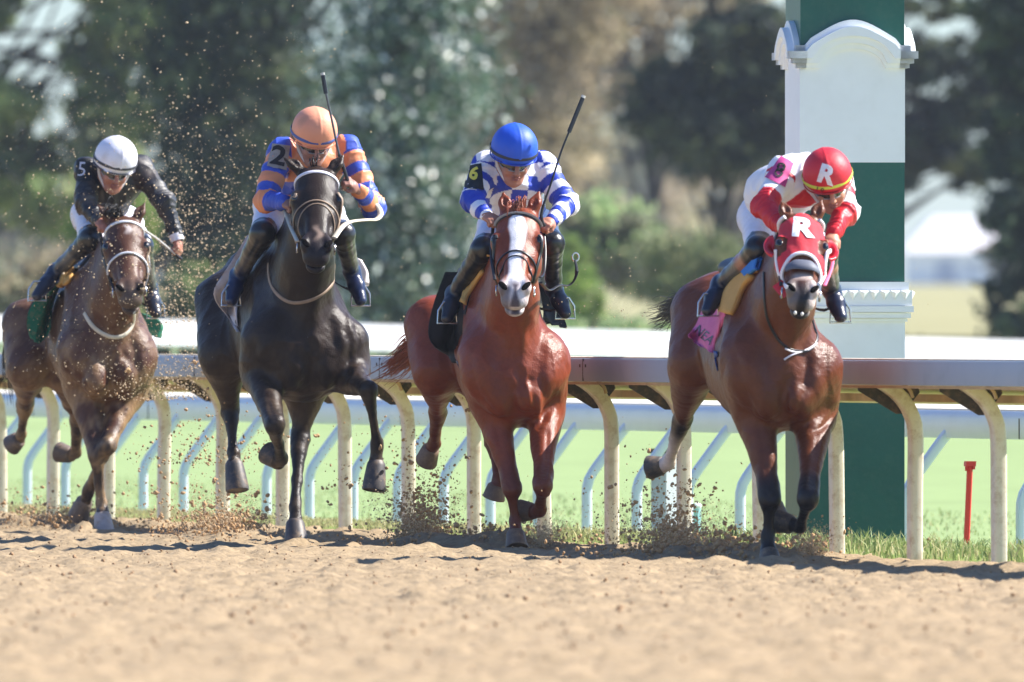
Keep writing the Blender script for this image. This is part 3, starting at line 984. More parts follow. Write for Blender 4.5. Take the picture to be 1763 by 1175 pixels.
def torso_prim(fr, s, dz, rc, col, wid=1.0):
    kf = np.array([0.12, 0.09, 0.03, -0.10, -0.30, -0.50, -0.75, -1.0, -1.2, -1.4, -1.58, -1.70, -1.78, -1.80]) * s
    zc = np.array([1.04, 1.04, 1.04, 1.06, 1.12, 1.15, 1.17, 1.22, 1.27, 1.29, 1.27, 1.24, 1.22, 1.22]) * s + dz
    hw = np.array([0.01, .13, .205, .265, .285, .295, .30, .285, .255, .245, .22, .17, .09, .01]) * s * wid
    hh = np.array([0.01, .17, .245, .315, .37, .385, .375, .335, .29, .275, .245, .19, .10, .01]) * s
    kf_, zc_, hw_, hh_ = kf[::-1], zc[::-1], hw[::-1], hh[::-1]
    # smooth tables
    ft = np.linspace(kf_[0], kf_[-1], 240)
    def sm(y):
        v = np.interp(ft, kf_, y)
        w = np.ones(9) / 9
        return np.convolve(np.pad(v, 4, mode='edge'), w, 'valid')
    tz, tw, th = sm(zc_), sm(hw_), sm(hh_)
    def f(P):
        q = P - fr.O
        ff = q @ U
        rr = q @ R - np.interp(ff, [-1.8 * s, 0], [rc * 1.0, 0])
        w = np.interp(ff, ft, tw)
        h = np.interp(ff, ft, th)
        z = q[..., 2] - np.interp(ff, ft, tz)
        # slightly egg-shaped: narrower at the top
        w = w * (1 - 0.10 * np.clip(z / h, -1, 1))
        k0 = np.sqrt((rr / w) ** 2 + (z / h) ** 2)
        k1 = np.sqrt((rr / w ** 2) ** 2 + (z / h ** 2) ** 2) + 1e-6
        d = k0 * (k0 - 1) / k1
        ex = np.maximum(ff - kf[0], kf[-1] - ff)
        return np.where(ex > 0, np.maximum(d, 0) + ex, np.maximum(d, ex))
    c = [fr.L(a, b, zz) for a in (kf[0], kf[-1]) for b in (-.33 * s * wid + min(rc, 0), .33 * s * wid + max(0, rc)) for zz in (.7 * s + dz, 1.7 * s + dz)]
    return dict(f=f, lo=np.min(c, 0), hi=np.max(c, 0), k=0.05, col=col, op='u', tag='torso')

class Head:
    """poll, muzzle -> a (down the face), e (across, to the viewer's right), n (out of the face)"""
    def __init__(self, poll, muzzle, yaw=0.0, roll=0.0, wide=1.0):
        self.p = poll
        L = np.linalg.norm(muzzle - poll)
        self.q = L / 0.62
        self.a = nrm(muzzle - poll)
        e = R * math.cos(yaw) + (-U) * math.sin(yaw)
        e = e + V(0, 0, 1) * roll
        self.e = nrm(e - self.a * (e @ self.a))
        self.n = np.cross(self.e, self.a)
        if self.n @ U < 0:
            self.n = -self.n
        self.w = wide
    def at(self, a, e, n):
        return self.p + (self.a * a + self.e * e * self.w + self.n * n) * self.q
    def axes(self):
        return np.stack([self.a, self.e, self.n])
    def loc(self, P):
        d = (P - self.p) / self.q
        return d @ self.a, (d @ self.e) / self.w, d @ self.n

def ring(h, a, n_off, wr, nr, nmid, N=40, tilt=0.0):
    """a loop round a head at distance a from the poll"""
    t = np.linspace(0, 2 * np.pi, N, endpoint=False)
    return np.array([h.at(a + tilt * math.sin(x), wr * math.cos(x), nmid + nr * math.sin(x)) for x in t])

def snap(bvh, pts, off=0.004):
    out, ns = [], []
    for p in pts:
        loc, no, i, d = bvh.find_nearest(Vector(p))
        out.append(V(*loc) + V(*no) * off)
        ns.append(V(*no))
    return np.array(out), np.array(ns)

def strap(bvh, pix, n, w, t, mb, guess=None, off=None, extra0=None, extra1=None, fr=None, f=0.0):
    """a strap laid on a surface along photo pixels (each seen point is found on the surface itself)"""
    P = bez(np.array(pix, float), n)
    pts, ns = [], []
    for x, y in P:
        g = fr.P(x, y, f) if fr is not None else guess
        l, no = hit(bvh, x, y, g)
        if l is not None:
            pts.append(l + no * (t if off is None else off)); ns.append(no)
    pts, ns = np.array(pts), np.array(ns)
    for _ in range(2):
        if len(pts) > 4:
            pts[1:-1] = (pts[:-2] + 2 * pts[1:-1] + pts[2:]) / 4
            ns[1:-1] = (ns[:-2] + 2 * ns[1:-1] + ns[2:]) / 4
    mb.sweep(pts, ns, w, t, 8)
    return pts

def hoof(fr, cor, tip, r, m, parent, s):
    """coronet centre and the toe-side sole centre"""
    ax = nrm(tip - cor)
    fw = nrm(U - ax * (U @ ax)) if abs(U @ ax) < 0.9 else nrm(V(0, 0, 1) - ax * ax[2])
    sd = np.cross(ax, fw)
    L = np.linalg.norm(tip - cor)
    mb = MB()
    prof = [(-.12, .66), (0.0, .88), (.08, .93), (.5, 1.06), (.90, 1.18), (.98, 1.15), (1.0, 1.04), (.95, .95), (.95, .3)]
    N = 20
    vs, fs = [], []
    for t, k in prof:
        for j in range(N):
            a = 2 * math.pi * j / N
            back = 1 - 0.12 * max(0, -math.cos(a))
            vs.append(cor + ax * t * L + fw * (r * k * math.cos(a) * 1.05 * back + r * .25 * t) + sd * r * k * math.sin(a))
    for i in range(len(prof) - 1):
        for j in range(N):
            l = (j + 1) % N
            fs.append((i * N + j, i * N + l, (i + 1) * N + l, (i + 1) * N + j))
    fs.append(tuple((len(prof) - 1) * N + j for j in range(N)))
    fs.append(tuple(range(N - 1, -1, -1)))
    mb.add(vs, fs)
    return mb.build("hoof", m, parent)

def hairs(paths, r, m, name, parent, n, spread, ns=3, seg=12, wav=0.015, taper=0.15):
    """tapering locks between two guide ends; paths: list of guide polylines, interpolated"""
    mb_v, mb_f, base = [], [], 0
    G_ = [bez(p, seg) for p in paths]
    for i in range(n):
        w = RNG.dirichlet(np.ones(len(G_)) * 0.6)
        p = sum(w[j] * G_[j] for j in range(len(G_)))
        t = np.linspace(0, 1, seg)[:, None]
        o = RNG.normal(0, 1, 3)
        ln = RNG.uniform(0.65, 1.05)
        p = p[0] + (p - p[0]) * ln + o * spread * (0.25 + t)
        p = p + np.sin(t * RNG.uniform(3, 9) + RNG.uniform(0, 6)) * RNG.normal(0, 1, 3) * wav * t
        v, f = sweep_arrays(p, V(.3, .2, .93), r * RNG.uniform(.6, 1.4), r * .7, 4, False, np.linspace(1, taper, seg))
        mb_v.append(v)
        for q in f:
            mb_f.append([k + base for k in dict.fromkeys(q)])
        base += len(v)
    return mesh_np(name, np.vstack(mb_v), mb_f, parent, m)

HV = 0.0085
m_eye = mat("horse_eye", (18, 12, 10), 0.08, spec=0.8)
m_nost = mat("nostril", (16, 13, 14), 0.95, spec=.05)
m_teeth = mat("froth", (236, 232, 222), 0.5)

def leg(items, pts, rad, col_up, col_lo, split=2, k=0.03, knee=None):
    for i in range(len(pts) - 1):
        c = col_up if i < split else col_lo
        items.append(cone(pts[i], pts[i + 1], rad[i], rad[i + 1], k, c))

def fore(items, fr, s, sh, el, kn, fe, co, cu, cl, cn=None, fat=1.0):
    """shoulder, elbow, knee, fetlock, coronet"""
    cn = cl if cn is None else cn
    f = s * fat
    m = lambda a, b, t: a * (1 - t) + b * t
    items.append(cone(sh, el, .118 * f, .105 * f, .09, cu))
    items.append(chain([m(sh, el, .7), el, m(el, kn, .25), m(el, kn, .5), m(el, kn, .8), kn], [.105 * f, .106 * f, .094 * f, .074 * f, .053 * f, .050 * f], .05, 36))
    items.append(chain([m(el, kn, .8), m(el, kn, .93), kn + U * .006, m(kn, fe, .13), m(kn, fe, .3)], [.050 * f, .054 * f, .056 * f, .047 * f, .032 * f], .018, 18))
    items.append(chain([kn, m(kn, fe, .2), m(kn, fe, .5), m(kn, fe, .82), fe, m(fe, co, .55), co], [.046 * f, .037 * f, .030 * f, .031 * f, .041 * f, .035 * f, .046 * f], .012, 30))
    d = nrm(fe - kn)
    bk = -U if abs(d[2]) > .6 else nrm(np.cross(d, R))
    if bk @ U > 0.3: bk = -bk
    items.append(chain([m(kn, fe, .2) + bk * .024, m(kn, fe, .6) + bk * .024, fe + bk * .024], [.013 * f, .013 * f, .018 * f], .014, 10))
    items.append(tint(sh, m(el, kn, .72), .12 * f, .055 * f, cu)); items.append(tint(m(el, kn, .84), kn, .05 * f, .052 * f, cl))
    items.append(tint(kn, m(kn, fe, .45), .045 * f, .03 * f, cl)); items.append(tint(m(kn, fe, .5), fe, .03 * f, .04 * f, cn)); items.append(tint(fe, co, .04 * f, .045 * f, cn))

def hind(items, fr, s, hip, st, ho, fe, co, cu, cl, cn=None, fat=1.0):
    cn = cl if cn is None else cn
    f = s * fat
    m = lambda a, b, t: a * (1 - t) + b * t
    items.append(cone(hip, st, .165 * f, .13 * f, .11, cu))
    items.append(chain([m(hip, st, .75), st, m(st, ho, .3), m(st, ho, .6), m(st, ho, .87), ho], [.135 * f, .128 * f, .112 * f, .076 * f, .050 * f, .052 * f], .06, 36))
    items.append(chain([m(st, ho, .84), ho - U * .012 + V(0, 0, .012), m(ho, fe, .2), m(ho, fe, .4)], [.046 * f, .057 * f, .047 * f, .034 * f], .018, 16))
    items.append(chain([ho, m(ho, fe, .25), m(ho, fe, .55), m(ho, fe, .84), fe, m(fe, co, .55), co], [.048 * f, .040 * f, .033 * f, .033 * f, .042 * f, .036 * f, .045 * f], .012, 30))
    items.append(tint(hip, m(st, ho, .8), .16 * f, .06 * f, cu)); items.append(tint(m(st, ho, .88), ho, .05 * f, .052 * f, cl))
    items.append(tint(ho, m(ho, fe, .3), .048 * f, .036 * f, cl)); items.append(tint(m(ho, fe, .36), fe, .034 * f, .04 * f, cn)); items.append(tint(fe, co, .04 * f, .045 * f, cn))

def build_horse(name, label, group, sp):
    fr, s, dz = sp['fr'], sp['s'], sp['dz']
    root = empty(name, fr.O)
    tag(root, label, "horse", group)
    coat, dk, mz = lin(sp['coat']), lin(sp['dark']), lin(sp['muzzle'])
    belly = lin(sp.get('belly', sp['coat']))
    it = []
    it.append(torso_prim(fr, s, dz, sp.get('rc', 0), coat, sp.get('wid', 1.0)))
    # withers ridge, croup, haunches
    it.append(cone(fr.L(-.28 * s, 0, 1.47 * s + dz), fr.L(-.62 * s, 0, 1.50 * s + dz), .085 * s, .08 * s, .09, coat))
    it.append(ell(fr.L(-1.38 * s, sp.get('rc', 0) * .75 - .105 * s, 1.30 * s + dz), (.145 * s, .25 * s, .25 * s), k=.1, col=coat))
    it.append(ell(fr.L(-1.38 * s, sp.get('rc', 0) * .75 + .105 * s, 1.30 * s + dz), (.145 * s, .25 * s, .25 * s), k=.1, col=coat))
    # pectorals and shoulder points
    for sx in (-1, 1):
        it.append(ell(fr.L(.04 * s, sx * .09 * s, .93 * s + dz), (.09 * s, .085 * s, .125 * s), k=.05, col=coat))
        it.append(ell(fr.L(.0 * s, sx * .155 * s, 1.06 * s + dz), (.09 * s, .10 * s, .15 * s), k=.09, col=coat))
        it.append(cone(fr.L(-.02 * s, sx * .175 * s, 1.03 * s + dz), fr.L(-.36 * s, sx * .105 * s, 1.42 * s + dz), .09 * s, .08 * s, .09, coat))
    # neck
    h = Head(sp['poll'], sp['muz'], sp.get('yaw', 0), sp.get('roll', 0), sp.get('hw', 1.0))
    nk0 = fr.L(-.16 * s, 0, 1.19 * s + dz)
    thr = h.at(.15, 0, -.21)
    nap = h.at(-.03, 0, -.10)
    mid = (nk0 * .45 + thr * .55) + V(0, 0, -.01)
    it.append(cone(nk0, mid, .195 * s, .132 * s, .10, coat))
    it.append(cone(mid, thr, .132 * s, .095 * s, .07, coat))
    it.append(cone(fr.L(-.38 * s, 0, 1.46 * s + dz), nap, .12 * s, .075 * s, .08, coat))
    it.append(cone(fr.L(-.24 * s, 0, 1.34 * s + dz), h.at(.08, 0, -.16), .16 * s, .10 * s, .08, coat))
    it.append(cone(fr.L(.02 * s, 0, 1.06 * s + dz), mid + U * .08, .07 * s, .05 * s, .07, coat))   # windpipe ridge
    # head
    q = h.q
    ax = h.axes()
    E_ = lambda a, e, n, r, k=.02, col=coat, op='u': it.append(ell(h.at(a, e, n), np.array(r) * q, ax, k, col, op))
    K_ = lambda p0, p1, r0, r1, k=.025, col=coat, ws=1.0: it.append(cone(h.at(*p0), h.at(*p1), r0 * q, r1 * q, k, col, h.e, ws))
    E_(.10, 0, -.06, (.14, .082 * h.w, .10), .03)
    K_((.02, 0, -.05), (.19, 0, -.05), .058, .070, .03, ws=1.22 * h.w)
    K_((.19, 0, -.05), (.32, 0, -.055), .070, .058, .03, ws=1.15 * h.w)
    for sx in (-1, 1):
        E_(.205, sx * .085, -.040, (.055, .03, .040), .022)
        E_(.25, sx * .056, -.14, (.135, .042 * h.w, .115), .035)
        K_((.25, sx * .058, -.085), (.43, sx * .042, -.088), .038, .030, .025)
        K_((.27, sx * .03, -.03), (.50, sx * .026, -.04), .026, .020, .02)
    K_((.24, 0, -.045), (.50, 0, -.055), .058, .044, .03)
    K_((.20, 0, -.20), (.52, 0, -.125), .062, .038, .04)
    E_(.545, 0, -.08, (.085, .060 * h.w, .066), .03, mz)
    E_(.60, 0, -.095, (.05, .054 * h.w, .052), .02, mz)
    E_(.595, 0, -.150, (.055, .040 * h.w, .034), .014, mz)
    for sx in (-1, 1):
        E_(.550, sx * .048, -.040, (.046, .026, .034), .014, mz)
        E_(.515, sx * .040, -.030, (.035, .018, .018), .016, mz)
    # hollows: temples, nostrils, eye sockets, mouth
    for sx in (-1, 1):
        E_(.13, sx * .072, .030, (.05, .022, .022), .02, None, 's')
        r_ = np.array((.030, .020, .034)) * q
        c, s_ = math.cos(.5 * sx), math.sin(.5 * sx)
        A2 = np.stack([h.a * math.cos(.35 * sx) + h.e * math.sin(.35 * sx), -h.a * math.sin(.35 * sx) + h.e * math.cos(.35 * sx), h.n])
    E_(.64, 0, -.128, (.075, .10, .0055), .006, None, 's')
    # ears
    for (tx, ty), (b_a, b_e) in zip(sp['ears'], ((-.01, -.05), (-.01, .05))):
        b = h.at(b_a, b_e, -.05)
        t = fr.P(tx, ty, (b - fr.O) @ U - .02)
        md = b * .5 + t * .5 + h.n * .012
        it.append(cone(b, md, .034 * q, .034 * q, .016, coat, h.n, .7))
        it.append(cone(md, t, .034 * q, .007, .012, coat, h.n, .6))
        it.append(cone(b * .7 + t * .3 + h.n * .042 * q, b * .22 + t * .78 + h.n * .026 * q, .017 * q, .010 * q, .006, None, op='s'))
    cn = lin(sp['sock']) if 'sock' in sp else dk
    for L_ in sp['fore']:
        fore(it, fr, s, *[fr.P(*p) for p in L_['p']], coat, dk, None, L_.get('fat', 1.0))
    for L_ in sp['hind']:
        hind(it, fr, s, *[fr.P(*p) for p in L_['p']], coat, dk, lin(L_['sock']) if 'sock' in L_ else None, L_.get('fat', 1.0))
    # a few surface muscles and folds, from the photograph
    for (px, py, f, r3, k) in sp.get('lumps', []):
        it.append(ell(fr.P(px, py, f), np.array(r3), np.stack([R, U, V(0, 0, 1)]), k, coat))
    def muscle(v, n):
        r_ = 1 - np.abs(snoise(v * np.array((1, 1, .7)), 2.6, 7, 3))
        d = .008 * np.maximum(r_, 0) ** 3 - .004 + .0024 * snoise(v, 9, 9, 6) + .0012 * snoise(v, 22, 9, 8)
        px = CX + v[:, 0] / v[:, 1] * F
        py = HY - (v[:, 2] - CZ) / v[:, 1] * F
        front = np.clip((n @ U - .05) / .3, 0, 1) * ((v - fr.O) @ U > -.75)
        for line, w, dep in sp.get('grooves', []):
            L_ = bez(np.array(line, float), 24)
            q_ = np.stack([px, py], 1)
            near = (px > L_[:, 0].min() - 3 * w) & (px < L_[:, 0].max() + 3 * w) & (py > L_[:, 1].min() - 3 * w) & (py < L_[:, 1].max() + 3 * w)
            if not near.any(): continue
            dd = np.sqrt(((q_[near][:, None] - L_[None]) ** 2).sum(-1))
            j = dd.argmin(1)
            tp = np.sin(np.pi * (j + 1) / 26) ** .5
            d[near] -= dep * np.exp(-(dd.min(1) / w) ** 2) * tp * front[near]
        return v + n * d[:, None] * np.clip((np.linalg.norm(v - h.at(.3, 0, -.05), axis=1) - .3) / .2, 0, 1)[:, None]
    verts, Q, vn = surface(it, HV, smooth=2, post=muscle)
    C = prim_cols(it, verts, .022)
    la, le, ln = h.loc(verts)
    headm = (la > -.05) & (la < .72) & (np.abs(le) < .16) & (ln > -.26) & (ln < .12)
    facing = (vn @ h.n) > 0.15
    C = sp['marks'](verts, vn, C, fr, h, la, le, ln, headm, facing)
    nz = snoise(verts, 3.0, 9, 2) * .10 + snoise(verts, 14.0, 9, 4) * .05
    C = np.clip(C * (1 + nz)[:, None], 0.002, 1)
    if 'dust' in sp:            # dried mud thrown up over the legs and chest
        a, colr, zt = sp['dust']
        d = np.clip(0.5 + 0.9 * snoise(verts, 5.0, 9, 5) + 0.35 * snoise(verts, 23.0, 9, 1), 0, 1) * np.clip((zt - verts[:, 2]) / .9 + .25, 0, 1) * a
        C = C * (1 - d[:, None]) + np.array(lin(colr)) * d[:, None]
    m = mat(sp['mname'], attr=True, rough=sp.get('rough', .42), noise=.16, nscale=50, bump=.3, bscale=140, spec=sp.get('spec', .30))
    mesh_np("body", verts, Q, root, m, cols=C)
    bvh = bvh_of(verts, Q)
    for sx in (-1, 1):
        d = nrm(h.e * sx * .86 + h.n * .5)
        loc, no, _, _ = bvh.ray_cast(Vector(h.at(.212, sx * .05, -.05) + d * .4), Vector(-d))
        MB().ball(V(*loc) - d * .019 * q, np.array((.032, .024, .024)) * q, ax, 14, 10).build("eye", m_eye, root)
        A2 = np.stack([h.a * math.cos(.6 * sx) - h.e * math.sin(.6 * sx), h.a * math.sin(.6 * sx) + h.e * math.cos(.6 * sx), h.n])
        loc, no, _, _ = bvh.ray_cast(Vector(h.at(.565, sx * .046, .3)), Vector(-h.n))
        MB().ball(V(*loc) - h.n * .006, np.array((.036, .0165, .0125)) * q, A2, 16, 10).build("nostril", m_nost, root)
    mh = mat(sp['mname'] + "_hoof", sp.get('hoofc', (74, 68, 64)), .55, noise=.2, nscale=20, dirt=(150, 124, 96), dscale=14, damt=.7)
    for L_ in list(sp['fore']) + list(sp['hind']):
        co = fr.P(*L_['p'][4])
        tp = fr.P(*L_['tip'])
        hoof(fr, co, tp, .053 * s * L_.get('hf', 1.0), mh if 'hc' not in L_ else mat(sp['mname'] + '_pale_hoof', L_['hc'], .55, noise=.2, nscale=20, dirt=(150, 124, 96), dscale=14, damt=.7), root, s)
    sp['h'], sp['bvh'], sp['root'], sp['verts'] = h, bvh, root, verts
    return sp

NOM = lambda v, n, C, *a: C
def ramp(x, a, b):
    return np.clip((x - a) / (b - a), 0, 1)

def mark_bay(v, n, C, fr, h, la, le, ln, hm, fc):
    d = np.array(lin((22, 18, 20)))
    w = ramp(la, .50, .60) * hm
    return C * (1 - .8 * w[:, None]) + d * .8 * w[:, None]

def blaze(halfw, col, soft=.010):
    def fn(v, n, C, fr, h, la, le, ln, hm, fc):
        wv = np.interp(la, [.0, .05, .10, .16, .24, .34, .44, .52, .58, .66, .7], halfw)
        e = le + .004 * np.sin(la * 21)
        w = ramp(wv - np.abs(e), 0, soft) * hm * fc
        return C * (1 - w[:, None]) + np.array(lin(col)) * w[:, None]
    return fn

# ---- number 8: bay in red blinkers, nearest
f8 = Fr(1345, 82.5)
def marks8(v, n, C, fr, h, la, le, ln, hm, fc):
    C = mark_bay(v, n, C, fr, h, la, le, ln, hm, fc)
    # pale pink muzzle either side of a dark middle stripe, white at the viewer's right
    mid_ = ramp(np.abs(le - .002 + .006 * np.sin(la * 50)), .014, .026)
    w = ramp(la, .47, .51) * hm * mid_ * np.where(le > .03, .95, np.where(le < 0, .22, .5)) * ramp(ln, -.17, -.10)
    w = np.maximum(w, ramp(.05 - np.abs(le), 0, .02) * ramp(la, .44, .47) * ramp(-la, -.52, -.49) * hm * fc * .6)
    return C * (1 - w[:, None]) + np.array(lin((206, 188, 180))) * w[:, None]
H8 = build_horse("horse", "bay racehorse in red blinkers with a pink saddle cloth, nearest the finish pole", "galloping racehorses", dict(
    fr=f8, s=1.0, dz=-.06, rc=0.21, wid=.97, coat=(100, 52, 28), dark=(30, 26, 28), muzzle=(52, 46, 48), mname="bay_coat", rough=.36,
    poll=f8.P(1381, 374, .30), muz=f8.P(1383, 504, .74), hw=1.34, yaw=-.10,
    grooves=[([(1382, 590), (1390, 650), (1378, 700), (1368, 735)], 9, .014), ([(1354, 670), (1352, 700), (1366, 716), (1384, 708)], 6, .010), ([(1412, 560), (1424, 630), (1428, 690), (1416, 730)], 10, .013), ([(1268, 610), (1278, 670), (1300, 715), (1338, 738)], 9, .014),
             ([(1398, 742), (1424, 730), (1443, 700)], 6, .016), ([(1306, 720), (1316, 790), (1322, 830)], 6, .007), ([(1408, 745), (1402, 800), (1398, 838)], 6, .007), ([(1330, 560), (1322, 620), (1330, 680)], 12, .010), ([(1434, 590), (1430, 640), (1437, 680)], 3, -.004),
             ([(1318, 848), (1327, 858), (1337, 850)], 4, .006), ([(1320, 876), (1328, 880), (1336, 874)], 4, .006)], ears=((1345, 348), (1415, 345)),
    fore=[dict(p=[(1283, 610, -.08), (1298, 700, -.15), (1326, 860, .06), (1323, 922, .02), (1324, 950, .05)], tip=(1326, 985, .10)),
          dict(p=[(1412, 625, -.08), (1403, 712, -.15), (1392, 858, .30), (1378, 908, .03), (1362, 903, -.03)], tip=(1336, 897, -.10), fat=.97)],
    hind=[dict(p=[(1207, 540, -1.35), (1196, 628, -1.20), (1174, 728, -1.70), (1150, 797, -1.95), (1141, 802, -1.99)], tip=(1119, 805, -2.04), sock=(214, 196, 186), fat=.97),
          dict(p=[(1275, 560, -1.35), (1290, 650, -1.20), (1312, 770, -1.55), (1330, 850, -1.35), (1332, 868, -1.30)], tip=(1336, 895, -1.25), sock=(200, 180, 168), fat=.9)],
    lumps=[(1372, 688, .10, (.07, .06, .085), .03), ],
    marks=marks8))

# ---- number 6: chestnut with a white blaze
f6 = Fr(885, 87.5)
def marks6(v, n, C, fr, h, la, le, ln, hm, fc):
    C = blaze([0, .0, .034, .042, .034, .029, .030, .040, .046, .05, .04], (236, 232, 234))(v, n, C, fr, h, la, le, ln, hm, fc)
    # pale muzzle sides, dark grey patch between nostrils
    w = ramp(la, .50, .56) * hm * .75
    C = C * (1 - w[:, None]) + np.array(lin((206, 192, 190))) * w[:, None]
    p = ramp(.022 - np.abs(le - .004) + .01 * np.sin(la * 40), 0, .012) * ramp(la, .53, .56) * hm * fc
    p = np.maximum(p, ramp(.05 - np.abs(le + .06), 0, .015) * ramp(la, .53, .57) * hm * .8)
    return C * (1 - p[:, None]) + np.array(lin((84, 74, 82))) * p[:, None]
H6 = build_horse("horse", "chestnut racehorse with a broad white blaze, in the middle of the picture", "galloping racehorses", dict(
    fr=f6, s=1.0, dz=-.07, rc=0.29, wid=.87, coat=(124, 56, 30), dark=(104, 50, 32), muzzle=(150, 110, 96), mname="chestnut_coat", rough=.36,
    poll=f6.P(893, 362, .30), muz=f6.P(885, 501, .74), hw=1.32, yaw=-.22,
    grooves=[([(897, 655), (902, 690), (918, 716)], 7, .014), ([(912, 655), (919, 680), (922, 712)], 5, .013), ([(930, 650), (940, 680), (938, 715), (926, 735)], 6, .016), ([(880, 560), (890, 620), (896, 655)], 11, .012), ([(930, 540), (934, 600), (930, 650)], 8, .010),
             ([(808, 620), (822, 680), (858, 722)], 9, .014), ([(850, 600), (858, 650), (880, 700)], 12, .009), ([(935, 720), (948, 705), (958, 680)], 6, .016), ([(852, 730), (866, 790), (874, 825)], 5, .007), ([(944, 735), (940, 790), (936, 820)], 5, .007), ([(952, 600), (956, 650)], 3, -.004),
             ([(872, 830), (882, 838), (890, 830)], 4, .006)], roll=.06, ears=((866, 331), (928, 331)),
    fore=[dict(p=[(830, 610, -.08), (847, 695, -.15), (881, 842, .05), (886, 898, .02), (887, 918, .04)], tip=(889, 948, .10), fat=.95),
          dict(p=[(945, 615, -.08), (938, 702, -.15), (935, 836, .30), (929, 880, .05), (916, 881, -.02)], tip=(896, 880, -.08), fat=.97)],
    hind=[dict(p=[(745, 560, -1.35), (752, 640, -1.20), (754, 712, -1.70), (747, 764, -1.92), (742, 772, -1.97)], tip=(733, 794, -2.03), fat=.95),
          dict(p=[(815, 570, -1.35), (830, 650, -1.20), (850, 760, -1.60), (857, 826, -1.50), (855, 836, -1.50)], tip=(849, 858, -1.52), fat=.9)],
    lumps=[(906, 682, .10, (.06, .06, .085), .025), (925, 694, .09, (.045, .05, .07), .025)],
    hoofc=(110, 88, 74), marks=marks6))

# ---- number 2: dark brown, high-stepping
f2 = Fr(527, 90.0)
def marks2(v, n, C, fr, h, la, le, ln, hm, fc):
    w = ramp(.018 - np.abs(le - .004 + .01 * np.sin(la * 60)), 0, .012) * ramp(la, .42, .46) * ramp(-la, -.56, -.52) * hm * fc * .5
    return C * (1 - w[:, None]) + np.array(lin((170, 146, 130))) * w[:, None]
H2 = build_horse("horse", "very dark brown racehorse with a white browband, stepping high, second from the left", "galloping racehorses", dict(
    fr=f2, s=1.06, dz=.015, rc=.18, wid=.96, coat=(46, 35, 29), dark=(34, 30, 30), muzzle=(44, 38, 40), mname="dark_coat", rough=.36, spec=.2,
    poll=f2.P(546, 292, .30), muz=f2.P(546, 428, .75), hw=1.34, yaw=-.16,
    grooves=[([(528, 560), (536, 620), (536, 670)], 10, .013), ([(592, 560), (604, 600), (596, 640), (575, 668)], 8, .016), ([(610, 560), (618, 585), (612, 610)], 4, .010), ([(432, 580), (446, 630), (480, 664)], 9, .014), ([(480, 590), (500, 640), (530, 668)], 8, .009), ([(560, 520), (575, 570), (580, 620)], 10, .010), ([(600, 648), (622, 640), (640, 650)], 5, .012),
             ([(462, 690), (470, 720)], 5, .006), ([(596, 530), (604, 570)], 3, -.004)], ears=((487, 271), (592, 268)),
    fore=[dict(p=[(452, 585, -.06), (452, 645, -.12), (473, 733, .30), (484, 790, .0), (478, 793, -.04)], tip=(461, 781, -.10), fat=1.0),
          dict(p=[(600, 590, -.06), (602, 645, -.05), (634, 672, .36), (650, 766, .26), (648, 798, .25)], tip=(642, 846, .27), fat=.92)],
    hind=[dict(p=[(383, 520, -1.35), (386, 612, -1.05), (397, 708, -1.20), (401, 780, -1.05), (403, 798, -1.02)], tip=(408, 847, -.98), fat=.92),
          dict(p=[(490, 560, -1.2), (528, 650, -.75), (517, 755, -.72), (508, 872, -.45), (508, 900, -.40)], tip=(509, 940, -.34), fat=.92)],
    lumps=[], hoofc=(66, 62, 64), dust=(.16, (150, 124, 100), 1.2), marks=marks2))

# ---- number 5: brown, farthest back, caked with dirt
f5 = Fr(190, 95.5)
def marks5(v, n, C, fr, h, la, le, ln, hm, fc):
    w = ramp(.020 - np.abs(le - .014 + .006 * np.sin(la * 90)), 0, .012) * ramp(la, .08, .10) * ramp(-la, -.17, -.13) * hm * fc * .8
    C = C * (1 - w[:, None]) + np.array(lin((196, 184, 178))) * w[:, None]
    w = ramp(.022 - np.abs(le - .02), 0, .02) * ramp(la, .2, .3) * hm * fc * .35
    C = C * (1 - w[:, None]) + np.array(lin((150, 116, 96))) * w[:, None]
    w = ramp(la, .50, .58) * hm * .6
    return C * (1 - w[:, None]) + np.array(lin((66, 54, 50))) * w[:, None]
H5 = build_horse("horse", "brown racehorse with a beaded white browband and noseband, at the left edge", "galloping racehorses", dict(
    fr=f5, s=1.0, dz=.0, rc=.20, wid=.94, coat=(84, 52, 36), dark=(66, 52, 46), muzzle=(78, 62, 56), mname="brown_coat", rough=.40,
    poll=f5.P(213, 378, .30), muz=f5.P(225, 503, .74), hw=1.3, yaw=-.20,
    grooves=[([(196, 600), (192, 645), (182, 690)], 8, .015), ([(214, 610), (208, 650), (214, 680)], 6, .012), ([(148, 625), (146, 660), (164, 682), (182, 676)], 6, .012), ([(108, 600), (122, 650), (150, 680)], 9, .013), ([(228, 590), (238, 640), (232, 680)], 8, .012), ([(150, 690), (158, 740)], 5, .006)], roll=.04, ears=((168, 352), (250, 349)),
    fore=[dict(p=[(132, 600, -.08), (143, 668, -.15), (166, 784, .05), (174, 868, .0), (176, 886, .03)], tip=(180, 926, .08), fat=.95, hc=(176, 164, 160)),
          dict(p=[(232, 610, -.08), (221, 675, -.15), (184, 768, .12), (152, 846, -.2), (146, 862, -.26)], tip=(134, 888, -.34), fat=.95)],
    hind=[dict(p=[(47, 560, -1.35), (49, 632, -1.20), (43, 697, -1.72), (37, 748, -1.95), (33, 756, -1.99)], tip=(20, 766, -2.04), fat=.95),
          dict(p=[(105, 570, -1.35), (120, 640, -1.20), (136, 728, -1.65), (129, 780, -1.88), (122, 784, -1.92)], tip=(102, 779, -1.98), fat=.95)],
    lumps=[(165, 655, .10, (.075, .06, .09), .03), (208, 640, .10, (.05, .05, .08), .03)],
    hoofc=(104, 90, 82), dust=(.48, (184, 152, 112), 1.35), marks=marks5))

